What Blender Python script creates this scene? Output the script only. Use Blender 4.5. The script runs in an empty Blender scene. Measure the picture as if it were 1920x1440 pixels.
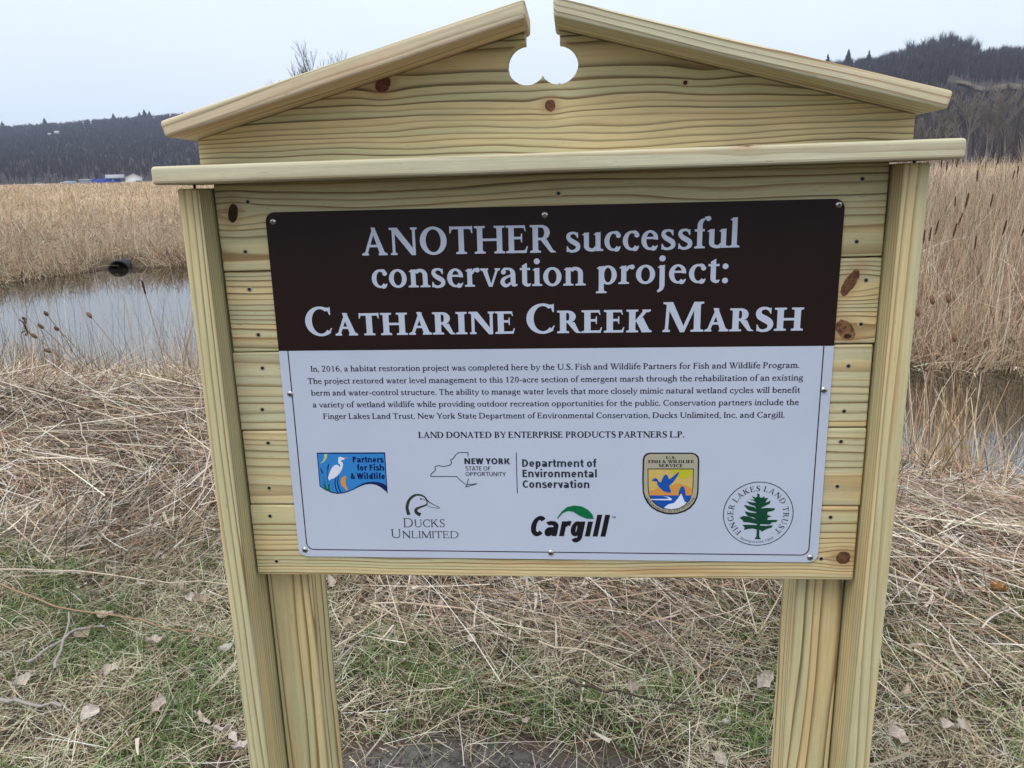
import bpy, bmesh, math, random
import numpy as np
from mathutils import Vector, Matrix, noise as mnoise

# ================================================================ camera, sky, sun, exposure
SC = bpy.context.scene
COL = SC.collection
cam_data = bpy.data.cameras.new('camera')
cam_data.sensor_width = 36.0
cam_data.lens = 27.46
cam_data.clip_start = .05
cam_data.clip_end = 9000
cam = bpy.data.objects.new('camera', cam_data)
COL.objects.link(cam)
CAM = Vector((.0406, -1.2572, 1.5499))
_r, _u, _f = Vector((.996917, .075789, -.020335)), Vector((-.000466, .264856, .964288)), Vector((-.078468, .961305, -.264074))
cam.matrix_world = Matrix(((_r.x, _u.x, -_f.x, CAM.x), (_r.y, _u.y, -_f.y, CAM.y), (_r.z, _u.z, -_f.z, CAM.z), (0, 0, 0, 1)))
SC.camera = cam

SUN_ELEV, SUN_AZ = math.radians(58), math.radians(215)
world = bpy.data.worlds.new('World')
SC.world = world
world.use_nodes = True
wn, wl = world.node_tree.nodes, world.node_tree.links
wn.clear()
w_out = wn.new('ShaderNodeOutputWorld'); w_bg = wn.new('ShaderNodeBackground')
w_bg.inputs['Strength'].default_value = .12
w_sky = wn.new('ShaderNodeTexSky'); w_sky.sky_type = 'NISHITA'; w_sky.sun_disc = False
w_sky.sun_elevation = SUN_ELEV; w_sky.sun_rotation = SUN_AZ
w_tc = wn.new('ShaderNodeTexCoord'); w_sep = wn.new('ShaderNodeSeparateXYZ')
wl.new(w_tc.outputs['Generated'], w_sep.inputs[0])
w_ramp = wn.new('ShaderNodeValToRGB')                     # overcast: whiter up high, faintly blue low down
e = w_ramp.color_ramp.elements
e[0].position = 0; e[0].color = (5.8, 6.45, 7.4, 1)
e[1].position = .9; e[1].color = (8.7, 8.85, 8.95, 1)
m_ = w_ramp.color_ramp.elements.new(.16); m_.color = (6.1, 6.75, 7.6, 1)
wl.new(w_sep.outputs['Z'], w_ramp.inputs[0])
w_no = wn.new('ShaderNodeTexNoise'); w_no.inputs['Scale'].default_value = 2.2; w_no.inputs['Detail'].default_value = 4
w_map = wn.new('ShaderNodeMapping'); w_map.inputs['Scale'].default_value = (1, 1, 3.5)
wl.new(w_tc.outputs['Generated'], w_map.inputs[0]); wl.new(w_map.outputs[0], w_no.inputs['Vector'])
w_mr = wn.new('ShaderNodeMapRange'); w_mr.inputs['From Min'].default_value = .3; w_mr.inputs['From Max'].default_value = .7
w_mr.inputs['To Min'].default_value = .965; w_mr.inputs['To Max'].default_value = 1.035
wl.new(w_no.outputs[0], w_mr.inputs[0])
w_mul = wn.new('ShaderNodeVectorMath'); w_mul.operation = 'SCALE'
wl.new(w_ramp.outputs[0], w_mul.inputs[0]); wl.new(w_mr.outputs[0], w_mul.inputs['Scale'])
w_mix = wn.new('ShaderNodeMix'); w_mix.data_type = 'RGBA'; w_mix.inputs['Factor'].default_value = .93
wl.new(w_sky.outputs[0], w_mix.inputs[6]); wl.new(w_mul.outputs[0], w_mix.inputs[7])
wl.new(w_mix.outputs[2], w_bg.inputs['Color']); wl.new(w_bg.outputs[0], w_out.inputs['Surface'])

sun_data = bpy.data.lights.new('sun', 'SUN')
sun_data.energy = 1.15; sun_data.angle = math.radians(35); sun_data.color = (1, .97, .93)
sun = bpy.data.objects.new('sun', sun_data); COL.objects.link(sun)
sd = Vector((math.sin(SUN_AZ)*math.cos(SUN_ELEV), math.cos(SUN_AZ)*math.cos(SUN_ELEV), math.sin(SUN_ELEV)))
sun.rotation_euler = sd.to_track_quat('Z', 'Y').to_euler()
sun.location = (0, 0, 30)

SC.view_settings.view_transform = 'Standard'; SC.view_settings.look = 'None'
SC.view_settings.exposure = .42; SC.view_settings.gamma = 1; SC.view_settings.use_curve_mapping = False
SC.cycles.max_bounces = 5; SC.cycles.diffuse_bounces = 3; SC.cycles.volume_bounces = 0

rng = np.random.default_rng(7)
random.seed(7)

# ================================================================ helpers
def tag(o, label=None, cat=None, group=None, kind=None):
    if label: o['label'] = label
    if cat: o['category'] = cat
    if group: o['group'] = group
    if kind: o['kind'] = kind
    return o
def link(name, mesh, parent=None, mats=()):
    for m in mats: mesh.materials.append(m)
    o = bpy.data.objects.new(name, mesh); COL.objects.link(o)
    if parent: o.parent = parent
    return o
def empty(name, loc=(0, 0, 0)):
    o = bpy.data.objects.new(name, None); COL.objects.link(o); o.location = loc; o.empty_display_size = .1
    return o
def np_mesh(name, V, F, tone=None, smooth=False):
    """V (n,3), F (m,k) all faces the same size, tone (n,3) linear colour of each vertex"""
    me = bpy.data.meshes.new(name); V = np.ascontiguousarray(V, np.float32); F = np.ascontiguousarray(F, np.int32)
    me.vertices.add(len(V)); me.vertices.foreach_set('co', V.ravel())
    k = F.shape[1]
    me.loops.add(F.size); me.loops.foreach_set('vertex_index', F.ravel())
    me.polygons.add(len(F)); me.polygons.foreach_set('loop_start', np.arange(len(F), dtype=np.int32)*k)
    me.polygons.foreach_set('loop_total', np.full(len(F), k, np.int32))
    if smooth: me.polygons.foreach_set('use_smooth', np.ones(len(F), bool))
    me.update(calc_edges=True)
    if tone is not None:
        at = me.color_attributes.new('tone', 'FLOAT_COLOR', 'POINT')
        c = np.ones((len(V), 4), np.float32); c[:, :3] = tone; at.data.foreach_set('color', c.ravel())
    return me
def ribbons(base, head, length, width, bend, k=2, tip=.35, side=None):
    """thin flat blades: quadratic curve from base along head, tapering towards the tip"""
    n = len(base); head = head/np.linalg.norm(head, axis=1, keepdims=True)
    if side is None: side = np.cross(head, rng.normal(size=(n, 3)))
    side /= np.linalg.norm(side, axis=1, keepdims=True)+1e-9
    V = np.empty((n, k+1, 2, 3), np.float32)
    for i in range(k+1):
        t = i/k; c = base+head*(length*t)[:, None]+bend*(t*t)
        w = (width*(1-(1-tip)*t**1.5)*.5)[:, None]
        V[:, i, 0] = c-side*w; V[:, i, 1] = c+side*w
    q = np.array([[2*i, 2*i+1, 2*i+3, 2*i+2] for i in range(k)], np.int32)
    F = (np.arange(n, dtype=np.int32)[:, None, None]*(2*(k+1))+q[None]).reshape(-1, 4)
    return V.reshape(-1, 3), F
def pick(pal, n, jit=.12, weights=None):
    pal = np.array(pal, float); i = rng.choice(len(pal), n, p=None if weights is None else np.array(weights)/sum(weights))
    return np.clip(pal[i]*(1+rng.normal(0, jit, (n, 1)))*(1+rng.normal(0, jit*.25, (n, 3))), .004, .9)
def vnoise(x, y, seed=0):
    """smooth value noise on arrays, 0..1"""
    xi, yi = np.floor(x).astype(np.int64), np.floor(y).astype(np.int64); fx, fy = x-xi, y-yi
    fx, fy = fx*fx*(3-2*fx), fy*fy*(3-2*fy)
    def h(a, b):
        v = (a*374761393+b*668265263+seed*1442695041) & 0xffffffff
        v = ((v ^ (v >> 13))*1274126177) & 0xffffffff
        return ((v ^ (v >> 16)) & 0xffff)/65535.
    return (h(xi, yi)*(1-fx)+h(xi+1, yi)*fx)*(1-fy)+(h(xi, yi+1)*(1-fx)+h(xi+1, yi+1)*fx)*fy
def sstep(a, b, x): t = np.clip((x-a)/(b-a), 0, 1); return t*t*(3-2*t)

# ---------------------------------------------------------------- materials
class NT:
    def __init__(s, name):
        s.m = bpy.data.materials.new(name); s.m.use_nodes = True; s.n = s.m.node_tree.nodes; s.l = s.m.node_tree.links; s.n.clear()
        s.out = s.n.new('ShaderNodeOutputMaterial')
    def put(s, sock, v):
        if isinstance(v, (int, float)): sock.default_value = v
        elif isinstance(v, tuple): sock.default_value = v if len(v) == len(sock.default_value) else tuple(v)+(1,)
        else: s.l.new(v, sock)
    def node(s, t, ins=None, **kw):
        x = s.n.new(t)
        for k, v in kw.items(): setattr(x, k, v)
        for k, v in (ins or {}).items(): s.put(x.inputs[k], v)
        return x
    def math(s, op, a, b=0., c=0.):
        x = s.node('ShaderNodeMath', {0: a, 1: b, 2: c}, operation=op); return x.outputs[0]
    def mix(s, f, a, b, mode='MIX'):
        x = s.node('ShaderNodeMix', data_type='RGBA', blend_type=mode); s.put(x.inputs[0], f); s.put(x.inputs[6], a); s.put(x.inputs[7], b); return x.outputs[2]
    def noise(s, vec, scale, detail=2., rough=.5, scl=None, loc=(0, 0, 0)):
        if scl or loc != (0, 0, 0):
            mp = s.node('ShaderNodeMapping'); s.l.new(vec, mp.inputs[0]); mp.inputs['Scale'].default_value = scl or (1, 1, 1); mp.inputs['Location'].default_value = loc; vec = mp.outputs[0]
        return s.node('ShaderNodeTexNoise', {'Vector': vec, 'Scale': scale, 'Detail': detail, 'Roughness': rough}).outputs[0]
    def rng(s, v, a, b, c=0., d=1., smooth=True):
        x = s.node('ShaderNodeMapRange', {0: v, 1: a, 2: b, 3: c, 4: d}, interpolation_type='SMOOTHSTEP' if smooth else 'LINEAR'); return x.outputs[0]
    def bsdf(s, color, rough=.7, spec=.3, metal=0., bump=None, bstr=.3, bdist=.002, **kw):
        b = s.node('ShaderNodeBsdfPrincipled'); s.put(b.inputs['Base Color'], color); s.put(b.inputs['Roughness'], rough)
        b.inputs['Specular IOR Level'].default_value = spec; b.inputs['Metallic'].default_value = metal
        if bump is not None:
            bp = s.node('ShaderNodeBump', {'Height': bump, 'Strength': bstr, 'Distance': bdist}); s.l.new(bp.outputs[0], b.inputs['Normal'])
        for k, v in kw.items(): s.put(b.inputs[k.replace('_', ' ')], v)
        s.l.new(b.outputs[0], s.out.inputs[0]); return s.m
def plain(name, color, rough=.6, spec=.3, metal=0.):
    t = NT(name); return t.bsdf(color, rough, spec, metal)
def tone_mat(name, rough=.85, transl=0.):
    t = NT(name); a = t.node('ShaderNodeAttribute', attribute_name='tone')
    d = t.node('ShaderNodeBsdfDiffuse'); t.l.new(a.outputs['Color'], d.inputs[0])
    if transl:
        tr = t.node('ShaderNodeBsdfTranslucent'); t.l.new(a.outputs['Color'], tr.inputs[0])
        mx = t.node('ShaderNodeMixShader'); mx.inputs[0].default_value = transl
        t.l.new(d.outputs[0], mx.inputs[1]); t.l.new(tr.outputs[0], mx.inputs[2]); t.l.new(mx.outputs[0], t.out.inputs[0])
    else: t.l.new(d.outputs[0], t.out.inputs[0])
    return t.m

# ================================================================ the land
WATER_Z = -.45
def shore_near(x): return np.interp(x, [-40, -14, -8, -6, -4, -1, .5, 2.3, 2.9, 5, 10, 40], [14, 8.6, 6.9, 6.5, 6.4, 5.6, 4.9, 3.95, 3.6, 2.6, .2, -12])+.12*np.sin(x*3.1)+.08*np.sin(x*7.3)
def shore_far(x): return np.interp(x, [-40, -16, -11.6, -11.1, -10.4, -9, -6, -3, 0, 3.3, 5, 8, 12, 40], [15, 13, 13.3, 14.6, 16.2, 16.6, 15.5, 12.5, 9, 6.6, 6.45, 6.0, 5, -4])+.12*np.sin(x*2.3)
def ground_z(x, y):
    dn, df = shore_near(x)-y, y-shore_far(x)
    wob = (vnoise(x*1.3, y*1.3, 3)-.5)*.09+(vnoise(x*4.5, y*4.5, 5)-.5)*.035
    near = -.53+.53*sstep(-.25, 2.6, dn)+wob*sstep(.4, 1.5, dn)
    far = -.6+.24*sstep(-.1, .5, df)+wob*sstep(0, 1, df)
    bed = -.62+0*x
    z = np.where(dn > -.25, near, np.where(df > -.1, far, bed))
    berm = .05*np.exp(-(((x+9.9)/1.9)**2+((y-17.1)/.75)**2))
    return z+berm+.13*np.exp(-(((x+10.15)/.8)**2+((y-16.95)/.42)**2))
def polar_sheet(name, radii, az0, az1, na, zf):
    az = np.radians(np.linspace(az0, az1, na)); A, Rr = np.meshgrid(az, radii, indexing='ij')
    X, Y = CAM.x+Rr*np.sin(A), CAM.y+Rr*np.cos(A); Z = zf(X, Y, A, Rr); nr = len(radii)
    i = np.arange(na-1)[:, None]*nr+np.arange(nr-1)[None]
    F = np.stack([i, i+nr, i+nr+1, i+1], -1).reshape(-1, 4)[:, ::-1]
    return np_mesh(name, np.stack([X, Y, Z], -1).reshape(-1, 3), F, smooth=True)
radii = np.concatenate([[.0], np.geomspace(.4, 40, 190), np.geomspace(42, 2600, 40)])
t = NT('marsh_soil'); tc = t.node('ShaderNodeTexCoord').outputs['Object']
n1 = t.noise(tc, 3., 5, .65); n2 = t.noise(tc, 42., 5, .7); n3 = t.noise(tc, .35, 3)
c = t.mix(t.rng(n1, .35, .65), (.075, .052, .038), (.15, .11, .075)); c = t.mix(t.rng(n2, .42, .62), c, (.035, .027, .02))
c = t.mix(t.rng(n3, .52, .62, 0, .5), c, (.09, .10, .045))
sep = t.node('ShaderNodeSeparateXYZ'); t.l.new(tc, sep.inputs[0])
far_ = t.rng(sep.outputs[1], 14., 40.); c = t.mix(far_, c, t.mix(t.rng(n2, .3, .7), (.30, .21, .135), (.44, .33, .22)))
dx_, dy_ = t.math('DIVIDE', t.math('ADD', sep.outputs[0], .2), .6), t.math('DIVIDE', t.math('SUBTRACT', sep.outputs[1], .36), .2)
bare = t.rng(t.math('ADD', t.math('SQRT', t.math('ADD', t.math('MULTIPLY', dx_, dx_), t.math('MULTIPLY', dy_, dy_))), t.math('MULTIPLY', n1, 1.2)), 1.2, 1.9, 1, 0)
c = t.mix(bare, c, t.mix(t.rng(n2, .35, .62), (.085, .078, .074), (.19, .178, .168)))
M_SOIL = t.bsdf(c, .95, .1, bump=t.math('ADD', n2, n1), bstr=.9, bdist=.02)
g = link('ground', polar_sheet('ground', radii, -180, 180, 721, lambda X, Y, A, R: ground_z(X, Y)-.8*sstep(300, 900, R)), mats=[M_SOIL])
tag(g, kind='structure')

t = NT('still_water'); tc = t.node('ShaderNodeTexCoord').outputs['Object']
nb = t.noise(tc, 1.6, 3, .5); nb2 = t.noise(tc, 9., 2, .5)
M_WATER = t.bsdf(t.mix(t.rng(nb, .4, .6), (.012, .012, .008), (.020, .018, .012)), .02, .5, bump=t.math('ADD', nb, t.math('MULTIPLY', nb2, .12)), bstr=.035, bdist=.03, IOR=4.2)
xs = np.linspace(-40, 40, 60); V = []
for x in xs: V += [(x, float(shore_near(x))-1.2, WATER_Z), (x, float(shore_far(x))+1.2, WATER_Z)]
tag(link('water', np_mesh('water', np.array(V), np.array([[2*i, 2*i+2, 2*i+3, 2*i+1] for i in range(59)])), mats=[M_WATER]), kind='structure')

# ---------------------------------------------------------------- wooded hills
AZ_T = [-75, -45, -36.2, -31.7, -27, -20, -12, -2.8, 8, 15, 19.0, 20.5, 22, 23.6, 25.0, 26.5, 30, 45, 75]
EL_T = [2.4, 2.75, 2.95, 3.35, 3.75, 4.2, 4.75, 5.2, 5.9, 5.9, 5.95, 6.25, 6.6, 6.75, 5.95, 5.95, 5.2, 4.5, 4]
def foot(azd): return np.interp(azd, [-45, -25, -5, 12, 30, 60], [620, 560, 420, 230, 215, 240])
def crest(azd): return np.interp(azd, [-45, -25, -5, 12, 30, 60], [1700, 1600, 1300, 820, 760, 800])
def hill_z(azd, r):
    z1 = crest(azd)*np.tan(np.radians(np.interp(azd, AZ_T, EL_T))); f = (r-foot(azd))/(crest(azd)-foot(azd))
    return -1.2+(z1+.6)*np.clip(f, -.05, 1)**1*np.where(f > 0, np.clip(f, 0, 1)**.12, 1)-.10*z1*np.clip(f-1, 0, 3)+(vnoise(azd*.9, r*.012, 9)-.5)*.07*z1*np.clip(f, 0, 1)*np.clip(1.15-f, 0, 1)
t = NT('wooded_slope'); tc = t.node('ShaderNodeTexCoord').outputs['Object']
n1 = t.noise(tc, .012, 4, .6); n2 = t.noise(tc, .16, 5, .75); n3 = t.noise(tc, .05, 3, .6)
c = t.mix(t.rng(n1, .35, .65), (.066, .058, .065), (.082, .072, .075)); c = t.mix(t.rng(n2, .40, .66, 0, .8), c, (.042, .038, .044)); c = t.mix(t.rng(n3, .58, .7, 0, .45), c, (.13, .105, .09))
M_HILL = t.bsdf(c, 1., 0.)
hill = polar_sheet('hillside', np.geomspace(200, 2600, 130), -80, 80, 330, lambda X, Y, A, R: np.where(R < foot(np.degrees(A)), -1.2-(foot(np.degrees(A))-R)*.02, hill_z(np.degrees(A), R)))
tag(link('hills', hill, mats=[M_HILL]), kind='structure')
def meadow_quad(az0, az1, f0, f1, name):
    aa = np.linspace(az0, az1, 14); V = []
    for i, a in enumerate(aa):
        w = .3+.7*abs(math.sin(math.pi*i/13))**.5
        for f in (f0-(f1-f0)*w*.5, f0+(f1-f0)*w*.5):
            r = foot(a)+(crest(a)-foot(a))*f; V.append((CAM.x+r*math.sin(math.radians(a)), CAM.y+r*math.cos(math.radians(a)), float(hill_z(a, r))+1.5))
    return np_mesh(name, np.array(V), np.array([[2*i, 2*i+2, 2*i+3, 2*i+1] for i in range(13)]))
tag(link('hill_meadow', meadow_quad(23.8, 31, .50, .56, 'meadow'), mats=[plain('dry_meadow', (.135, .115, .088), .95, .05)]), kind='structure')

M_TONE = tone_mat('twig_tone')
def brush_trees(az, r, H, K, pal, wpx, spread=.32, wts=None):
    """leafless trees as sprays of thin twigs round a stem, all in one mesh"""
    n = len(az); a = np.radians(az); bz = np.where(r < foot(az), -.6, hill_z(az, r))
    B = np.stack([CAM.x+r*np.sin(a), CAM.y+r*np.cos(a), bz], -1)
    S = np.repeat(np.arange(n), K); hs = rng.uniform(.08, .62, n*K)*H[S]; base = B[S].copy(); base[:, 2] += hs
    ang = rng.uniform(0, 2*np.pi, n*K); tipz = hs+(H[S]-hs)*rng.uniform(.35, 1, n*K); rad = H[S]*spread*rng.uniform(.1, 1, n*K)*np.sqrt(np.clip(1.25-tipz/H[S], .05, 1))
    hd = np.stack([np.cos(ang)*rad, np.sin(ang)*rad, tipz-hs], -1); L = np.linalg.norm(hd, axis=1)
    view = base-np.array(CAM); side = np.cross(hd, view)
    w = r[S]*wpx*rng.uniform(.5, 1.3, n*K)
    V, F = ribbons(base, hd, L, w, rng.normal(0, .06, (n*K, 3))*L[:, None], 1, .1, side)
    tc_ = pick(pal, n, .18, wts)[S]*rng.uniform(.8, 1.2, (n*K, 1)); T = np.repeat(tc_, 4, axis=0)
    hd2 = np.zeros((n, 3)); hd2[:, 2] = 1; hd2[:, 0] = rng.normal(0, .05, n)
    V2, F2 = ribbons(B, hd2, H*.85, r*wpx*2.2, rng.normal(0, .3, (n, 3)), 2, .2, np.cross(hd2, B-np.array(CAM)))
    T2 = np.repeat(pick(pal, n, .18, wts), 6, axis=0)
    return np.vstack([V, V2]), np.vstack([F, F2+len(V)]), np.vstack([T, T2])
PURP = [(.060, .053, .059), (.066, .058, .062), (.056, .050, .057), (.074, .065, .066)]
PALE = [(.17, .15, .135), (.11, .095, .088), (.07, .060, .058), (.22, .20, .175)]
def wood(name, a0, a1, n, K, f0, f1, h0, h1, pal, wpx, pw=.8, wts=None, spread=.32):
    az = rng.uniform(a0, a1, n); f = f0+(f1-f0)*rng.uniform(0, 1, n)**pw; r = foot(az)+(crest(az)-foot(az))*f
    kp = ~((az > 23.3) & (f > .38) & (f < .57)); az, r = az[kp], r[kp]; n = len(az)
    V, F, T = brush_trees(az, r, rng.uniform(h0, h1, n), K, pal, wpx, spread, wts)
    tag(link(name, np_mesh(name, V, F, T), mats=[M_TONE]), kind='stuff')
wood('bare_woods', -46, -20, 10500, 11, 0, 1.03, 5, 9, PURP, .00045, spread=.65)
wood('bare_woods', -20, 14, 2600, 9, .0, 1.02, 8, 14, PURP, .00055, spread=.5)
wood('bare_woods', 14, 36, 6000, 15, .0, 1.02, 6, 11, PURP, .00045, spread=.5)
wood('bare_woods', 14, 36, 620, 26, -.03, .28, 8, 14, PALE, .00032, wts=[2, 3, 4, 1], spread=.38)
wood('bare_woods', 20.8, 24.8, 44, 34, .96, 1.0, 9, 16, PURP, .00026, spread=.5)
wood('bare_woods', -46, 36, 1300, 16, .985, 1.0, 5.5, 10.5, PURP, .00034, spread=.7)

def tree_limbs(H, depth, seed, r0, spread=.5, lean=0.):
    """recursive leafless tree: list of (p0, p1, r0, r1, level)"""
    rd = random.Random(seed); out = []
    def grow(p, d, L, r, lv):
        n = 3 if lv == 0 else 2; q = p
        for i in range(n):
            d2 = (d+Vector((rd.gauss(0, .09), rd.gauss(0, .09), rd.gauss(.03, .05)))).normalized(); q2 = q+d2*(L/n); r2 = r*(1-.28/n*(i+1))
            out.append((q, q2, r*(1-.28/n*i), r2, lv)); q, d = q2, d2
            if lv < depth and (i > 0 or lv > 0):
                for _ in range(2 if lv < 2 else rd.choice((2, 3))):
                    ax = Vector((rd.gauss(0, 1), rd.gauss(0, 1), rd.gauss(0, .5))).cross(d).normalized()
                    grow(q, (d+ax*rd.uniform(.55, 1.0)*spread*1.6+Vector((0, 0, .18))).normalized(), L*rd.uniform(.42, .68), r2*rd.uniform(.38, .6), lv+1)
        if lv < depth: grow(q, (d+Vector((rd.gauss(0, .2), rd.gauss(0, .2), .1))).normalized(), L*.6, r2*.75, lv+1)
    grow(Vector((0, 0, 0)), Vector((lean, 0, 1)).normalized(), H*.42, r0, 0)
    return out
def tubes(segs, ns=4, rmin=0.):
    V, F = [], []
    for p, q, a, b in segs:
        d = (q-p).normalized(); u = d.orthogonal().normalized(); v = d.cross(u); n = len(V)
        for c, r in ((p, max(a, rmin)), (q, max(b, rmin))):
            for k in range(ns): an = 2*math.pi*k/ns; V.append(c+u*(r*math.cos(an))+v*(r*math.sin(an)))
        for k in range(ns): k2 = (k+1) % ns; F.append((n+k, n+k2, n+ns+k2, n+ns+k))
    return np.array([tuple(v) for v in V]), np.array(F)
def bare_tree(azd, r, H, seed, mat, label, group, depth=4, lean=0., thick=1., rmin=.012, spread=.5):
    a = math.radians(azd); z = -.6 if r < foot(azd) else float(hill_z(azd, r))
    o = empty('bare_tree', (CAM.x+r*math.sin(a), CAM.y+r*math.cos(a), z)); tag(o, label, 'tree', group)
    L = tree_limbs(H, depth, seed, H*.016*thick, spread, lean); top = max(s[1].z for s in L); k = H/top
    L = [(s[0]*k, s[1]*k, s[2], s[3], s[4]) for s in L]
    V, F = tubes([s[:4] for s in L if s[4] == 0], 6); link('trunk', np_mesh('trunk', V, F), o, [mat])
    V, F = tubes([s[:4] for s in L if s[4] > 0], 3, rmin); link('crown', np_mesh('crown', V, F), o, [mat])
M_BARK_D = plain('grey_bark', (.10, .09, .085), .9, .1); M_BARK_P = plain('pale_bark', (.21, .19, .17), .9, .1)
bare_tree(-17.2, 105, 15.6, 11, M_BARK_D, 'leafless tree with wide fan of twigs showing above the left roof board', None, 4, -.02, .9, .010, .34)
bare_tree(-16.5, 112, 18.7, 6, M_BARK_D, 'tall forked leafless tree showing above the left roof board', None, 4, .0, .9, .010, .30)
bare_tree(-15.9, 130, 19.6, 23, M_BARK_P, 'pale thin treetop farthest right of the three above the left roof board', None, 4, .0, .7, .010, .36)
for i, (azd, r, H, sd_) in enumerate([(23.3, 218, 15, 3), (24.9, 212, 18, 8), (25.9, 216, 16, 9), (26.9, 210, 19, 14), (22.5, 222, 13, 17)]):
    bare_tree(azd, r, H, sd_, M_BARK_P, ['pale grey bare tree low on the hill just right of the roof board end', 'pale forked bare tree in the middle of the right hillside foot', 'pale grey bare tree beside the dark wood right of the sign', 'tall pale bare tree at the right edge below the meadow', 'small pale bare tree in the gap under the right roof board'][i], 'pale bare trees at the foot of the right hill', 4, random.uniform(-.1, .1), .9, .035, .38)

def conifer(azd, f, H, label, group, mat, wide=.6):
    r = float(foot(azd)+(crest(azd)-foot(azd))*f); a = math.radians(azd)
    o = empty('evergreen_tree', (CAM.x+r*math.sin(a), CAM.y+r*math.cos(a), float(hill_z(azd, r)))); tag(o, label, 'tree', group)
    V, F = tubes([(Vector((0, 0, -1)), Vector((0, 0, H*.95)), H*.018, H*.004)], 6); link('trunk', np_mesh('trunk', V, F), o, [M_BARK_D])
    n = 420; tt = rng.uniform(.08, 1, n)**.8; an = rng.uniform(0, 2*np.pi, n); L = H*wide*(1.05-tt)*rng.uniform(.5, 1.15, n)
    base = np.zeros((n, 3)); base[:, 2] = tt*H; hd = np.stack([np.cos(an), np.sin(an), np.full(n, .15)], -1)
    V, F = ribbons(base, hd, L, H*.06*rng.uniform(.6, 1.4, n), np.stack([0*L, 0*L, -L*.35], -1), 2, .3); link('crown', np_mesh('crown', V, F), o, [mat])
M_FIR = plain('fir_needles', (.022, .040, .034), .9, .1); M_PINE = plain('pine_needles', (.028, .06, .036), .9, .1)
conifer(-28.6, .99, 14, 'dark evergreen, left of the tight clump on the left ridge', 'evergreens on the left ridge', M_FIR)
conifer(-28.3, .99, 18, 'tallest dark evergreen in the clump on the left ridge', 'evergreens on the left ridge', M_FIR)
conifer(-28.02, .99, 15, 'dark evergreen, right of the tight clump on the left ridge', 'evergreens on the left ridge', M_FIR)
conifer(-30.1, .99, 15, 'lone pointed evergreen between the clump and the far left of the ridge', 'evergreens on the left ridge', M_FIR)
conifer(-33.9, .99, 16, 'small evergreen on the left ridge above the white hillside house', 'evergreens on the left ridge', M_FIR)
conifer(-36.1, .99, 15, 'small evergreen on the ridge at the left edge of the view', 'evergreens on the left ridge', M_FIR)
conifer(16.4, .99, 14, 'dark evergreen just clearing the right roof board', 'pines on the right ridge', M_FIR, .35)
conifer(17.6, .99, 16, 'green pine, middle one of the three above the right roof board', 'pines on the right ridge', M_PINE, .42)
conifer(18.8, .99, 14, 'green pine, right one of the three above the right roof board', 'pines on the right ridge', M_PINE, .38)

# ---------------------------------------------------------------- far buildings and vehicles
def box_mesh(name, x0, x1, y0, y1, z0, z1):
    V = [(x, y, z) for x in (x0, x1) for y in (y0, y1) for z in (z0, z1)]
    return np_mesh(name, np.array(V, float), np.array([[0, 1, 3, 2], [4, 6, 7, 5], [0, 4, 5, 1], [2, 3, 7, 6], [0, 2, 6, 4], [1, 5, 7, 3]]))
def place(name, azd, r, z, label, cat, group=None, turn=0., sc=.82):
    a = math.radians(azd); o = empty(name, (CAM.x+r*math.sin(a), CAM.y+r*math.cos(a), z)); o.rotation_euler.z = -a+turn; o.scale = (sc, sc, sc)
    return tag(o, label, cat, group)
def gable_roof(name, x0, x1, y0, y1, z, h, along='x', th=.18):
    if along == 'x': P = [(x0, y0, z), (x1, y0, z), (x1, (y0+y1)/2, z+h), (x0, (y0+y1)/2, z+h), (x0, y1, z), (x1, y1, z)]
    else: P = [(x0, y0, z), (x0, y1, z), ((x0+x1)/2, y1, z+h), ((x0+x1)/2, y0, z+h), (x1, y0, z), (x1, y1, z)]
    V = P+[(p[0], p[1], p[2]+th) for p in P]
    F = [[0, 1, 2, 3], [3, 2, 5, 4], [6, 9, 8, 7], [9, 10, 11, 8], [0, 6, 7, 1], [4, 5, 11, 10], [0, 3, 9, 6], [3, 4, 10, 9], [1, 7, 8, 2], [2, 8, 11, 5]]
    return np_mesh(name, np.array(V, float), np.array(F))
def gable_end(name, x0, x1, y, z, h): return np_mesh(name, np.array([(x0, y, z), (x1, y, z), ((x0+x1)/2, y, z+h*.5), ((x0+x1)/2, y, z+h)], float), np.array([[0, 1, 3]]))
M_WHITE = plain('white_siding', (.72, .74, .76), .6); M_BLUE = plain('blue_siding', (.02, .065, .33), .55); M_PBLUE = plain('pale_blue_siding', (.30, .38, .48), .6)
M_ROOF = plain('grey_metal_roof', (.30, .31, .36), .5); M_DARKW = plain('dark_glass', (.03, .035, .045), .25)
b = place('farm_building', -29.75, 300, -.6, 'white shed with low gable and grey roof beside the blue wall', 'building')
link('wall', box_mesh('wall', -1.2, 5.0, -2, 10, 0, 2.7), b, [M_WHITE]); link('gable', gable_end('gable', -1.6, 5.4, -2.02, 2.7, 1.6), b, [M_WHITE])
link('roof', gable_roof('roof', -1.8, 5.6, -2.4, 10, 2.7, 1.7, 'y'), b, [M_ROOF]); link('door', box_mesh('door', 2.6, 4.6, -2.08, -2.0, 0, 1.6), b, [M_DARKW])
b = place('farm_building', -31.0, 301, -.6, 'long low deep blue shed under a grey roof in the middle of the row', 'building')
link('wall', box_mesh('wall', -5.2, 5.0, -2, 6, 0, 2.6), b, [M_BLUE]); link('roof', gable_roof('roof', -.5, 6.6, -2.4, 9, 2.65, 1.35, 'x'), b, [M_ROOF]); link('corner_post', box_mesh('corner_post', 2.0, 2.3, -2.1, -2.02, 0, 2.6), b, [M_PBLUE])
b = place('farm_building', -32.05, 303, -.6, 'pale blue flat shed left of the deep blue one', 'building')
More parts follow.
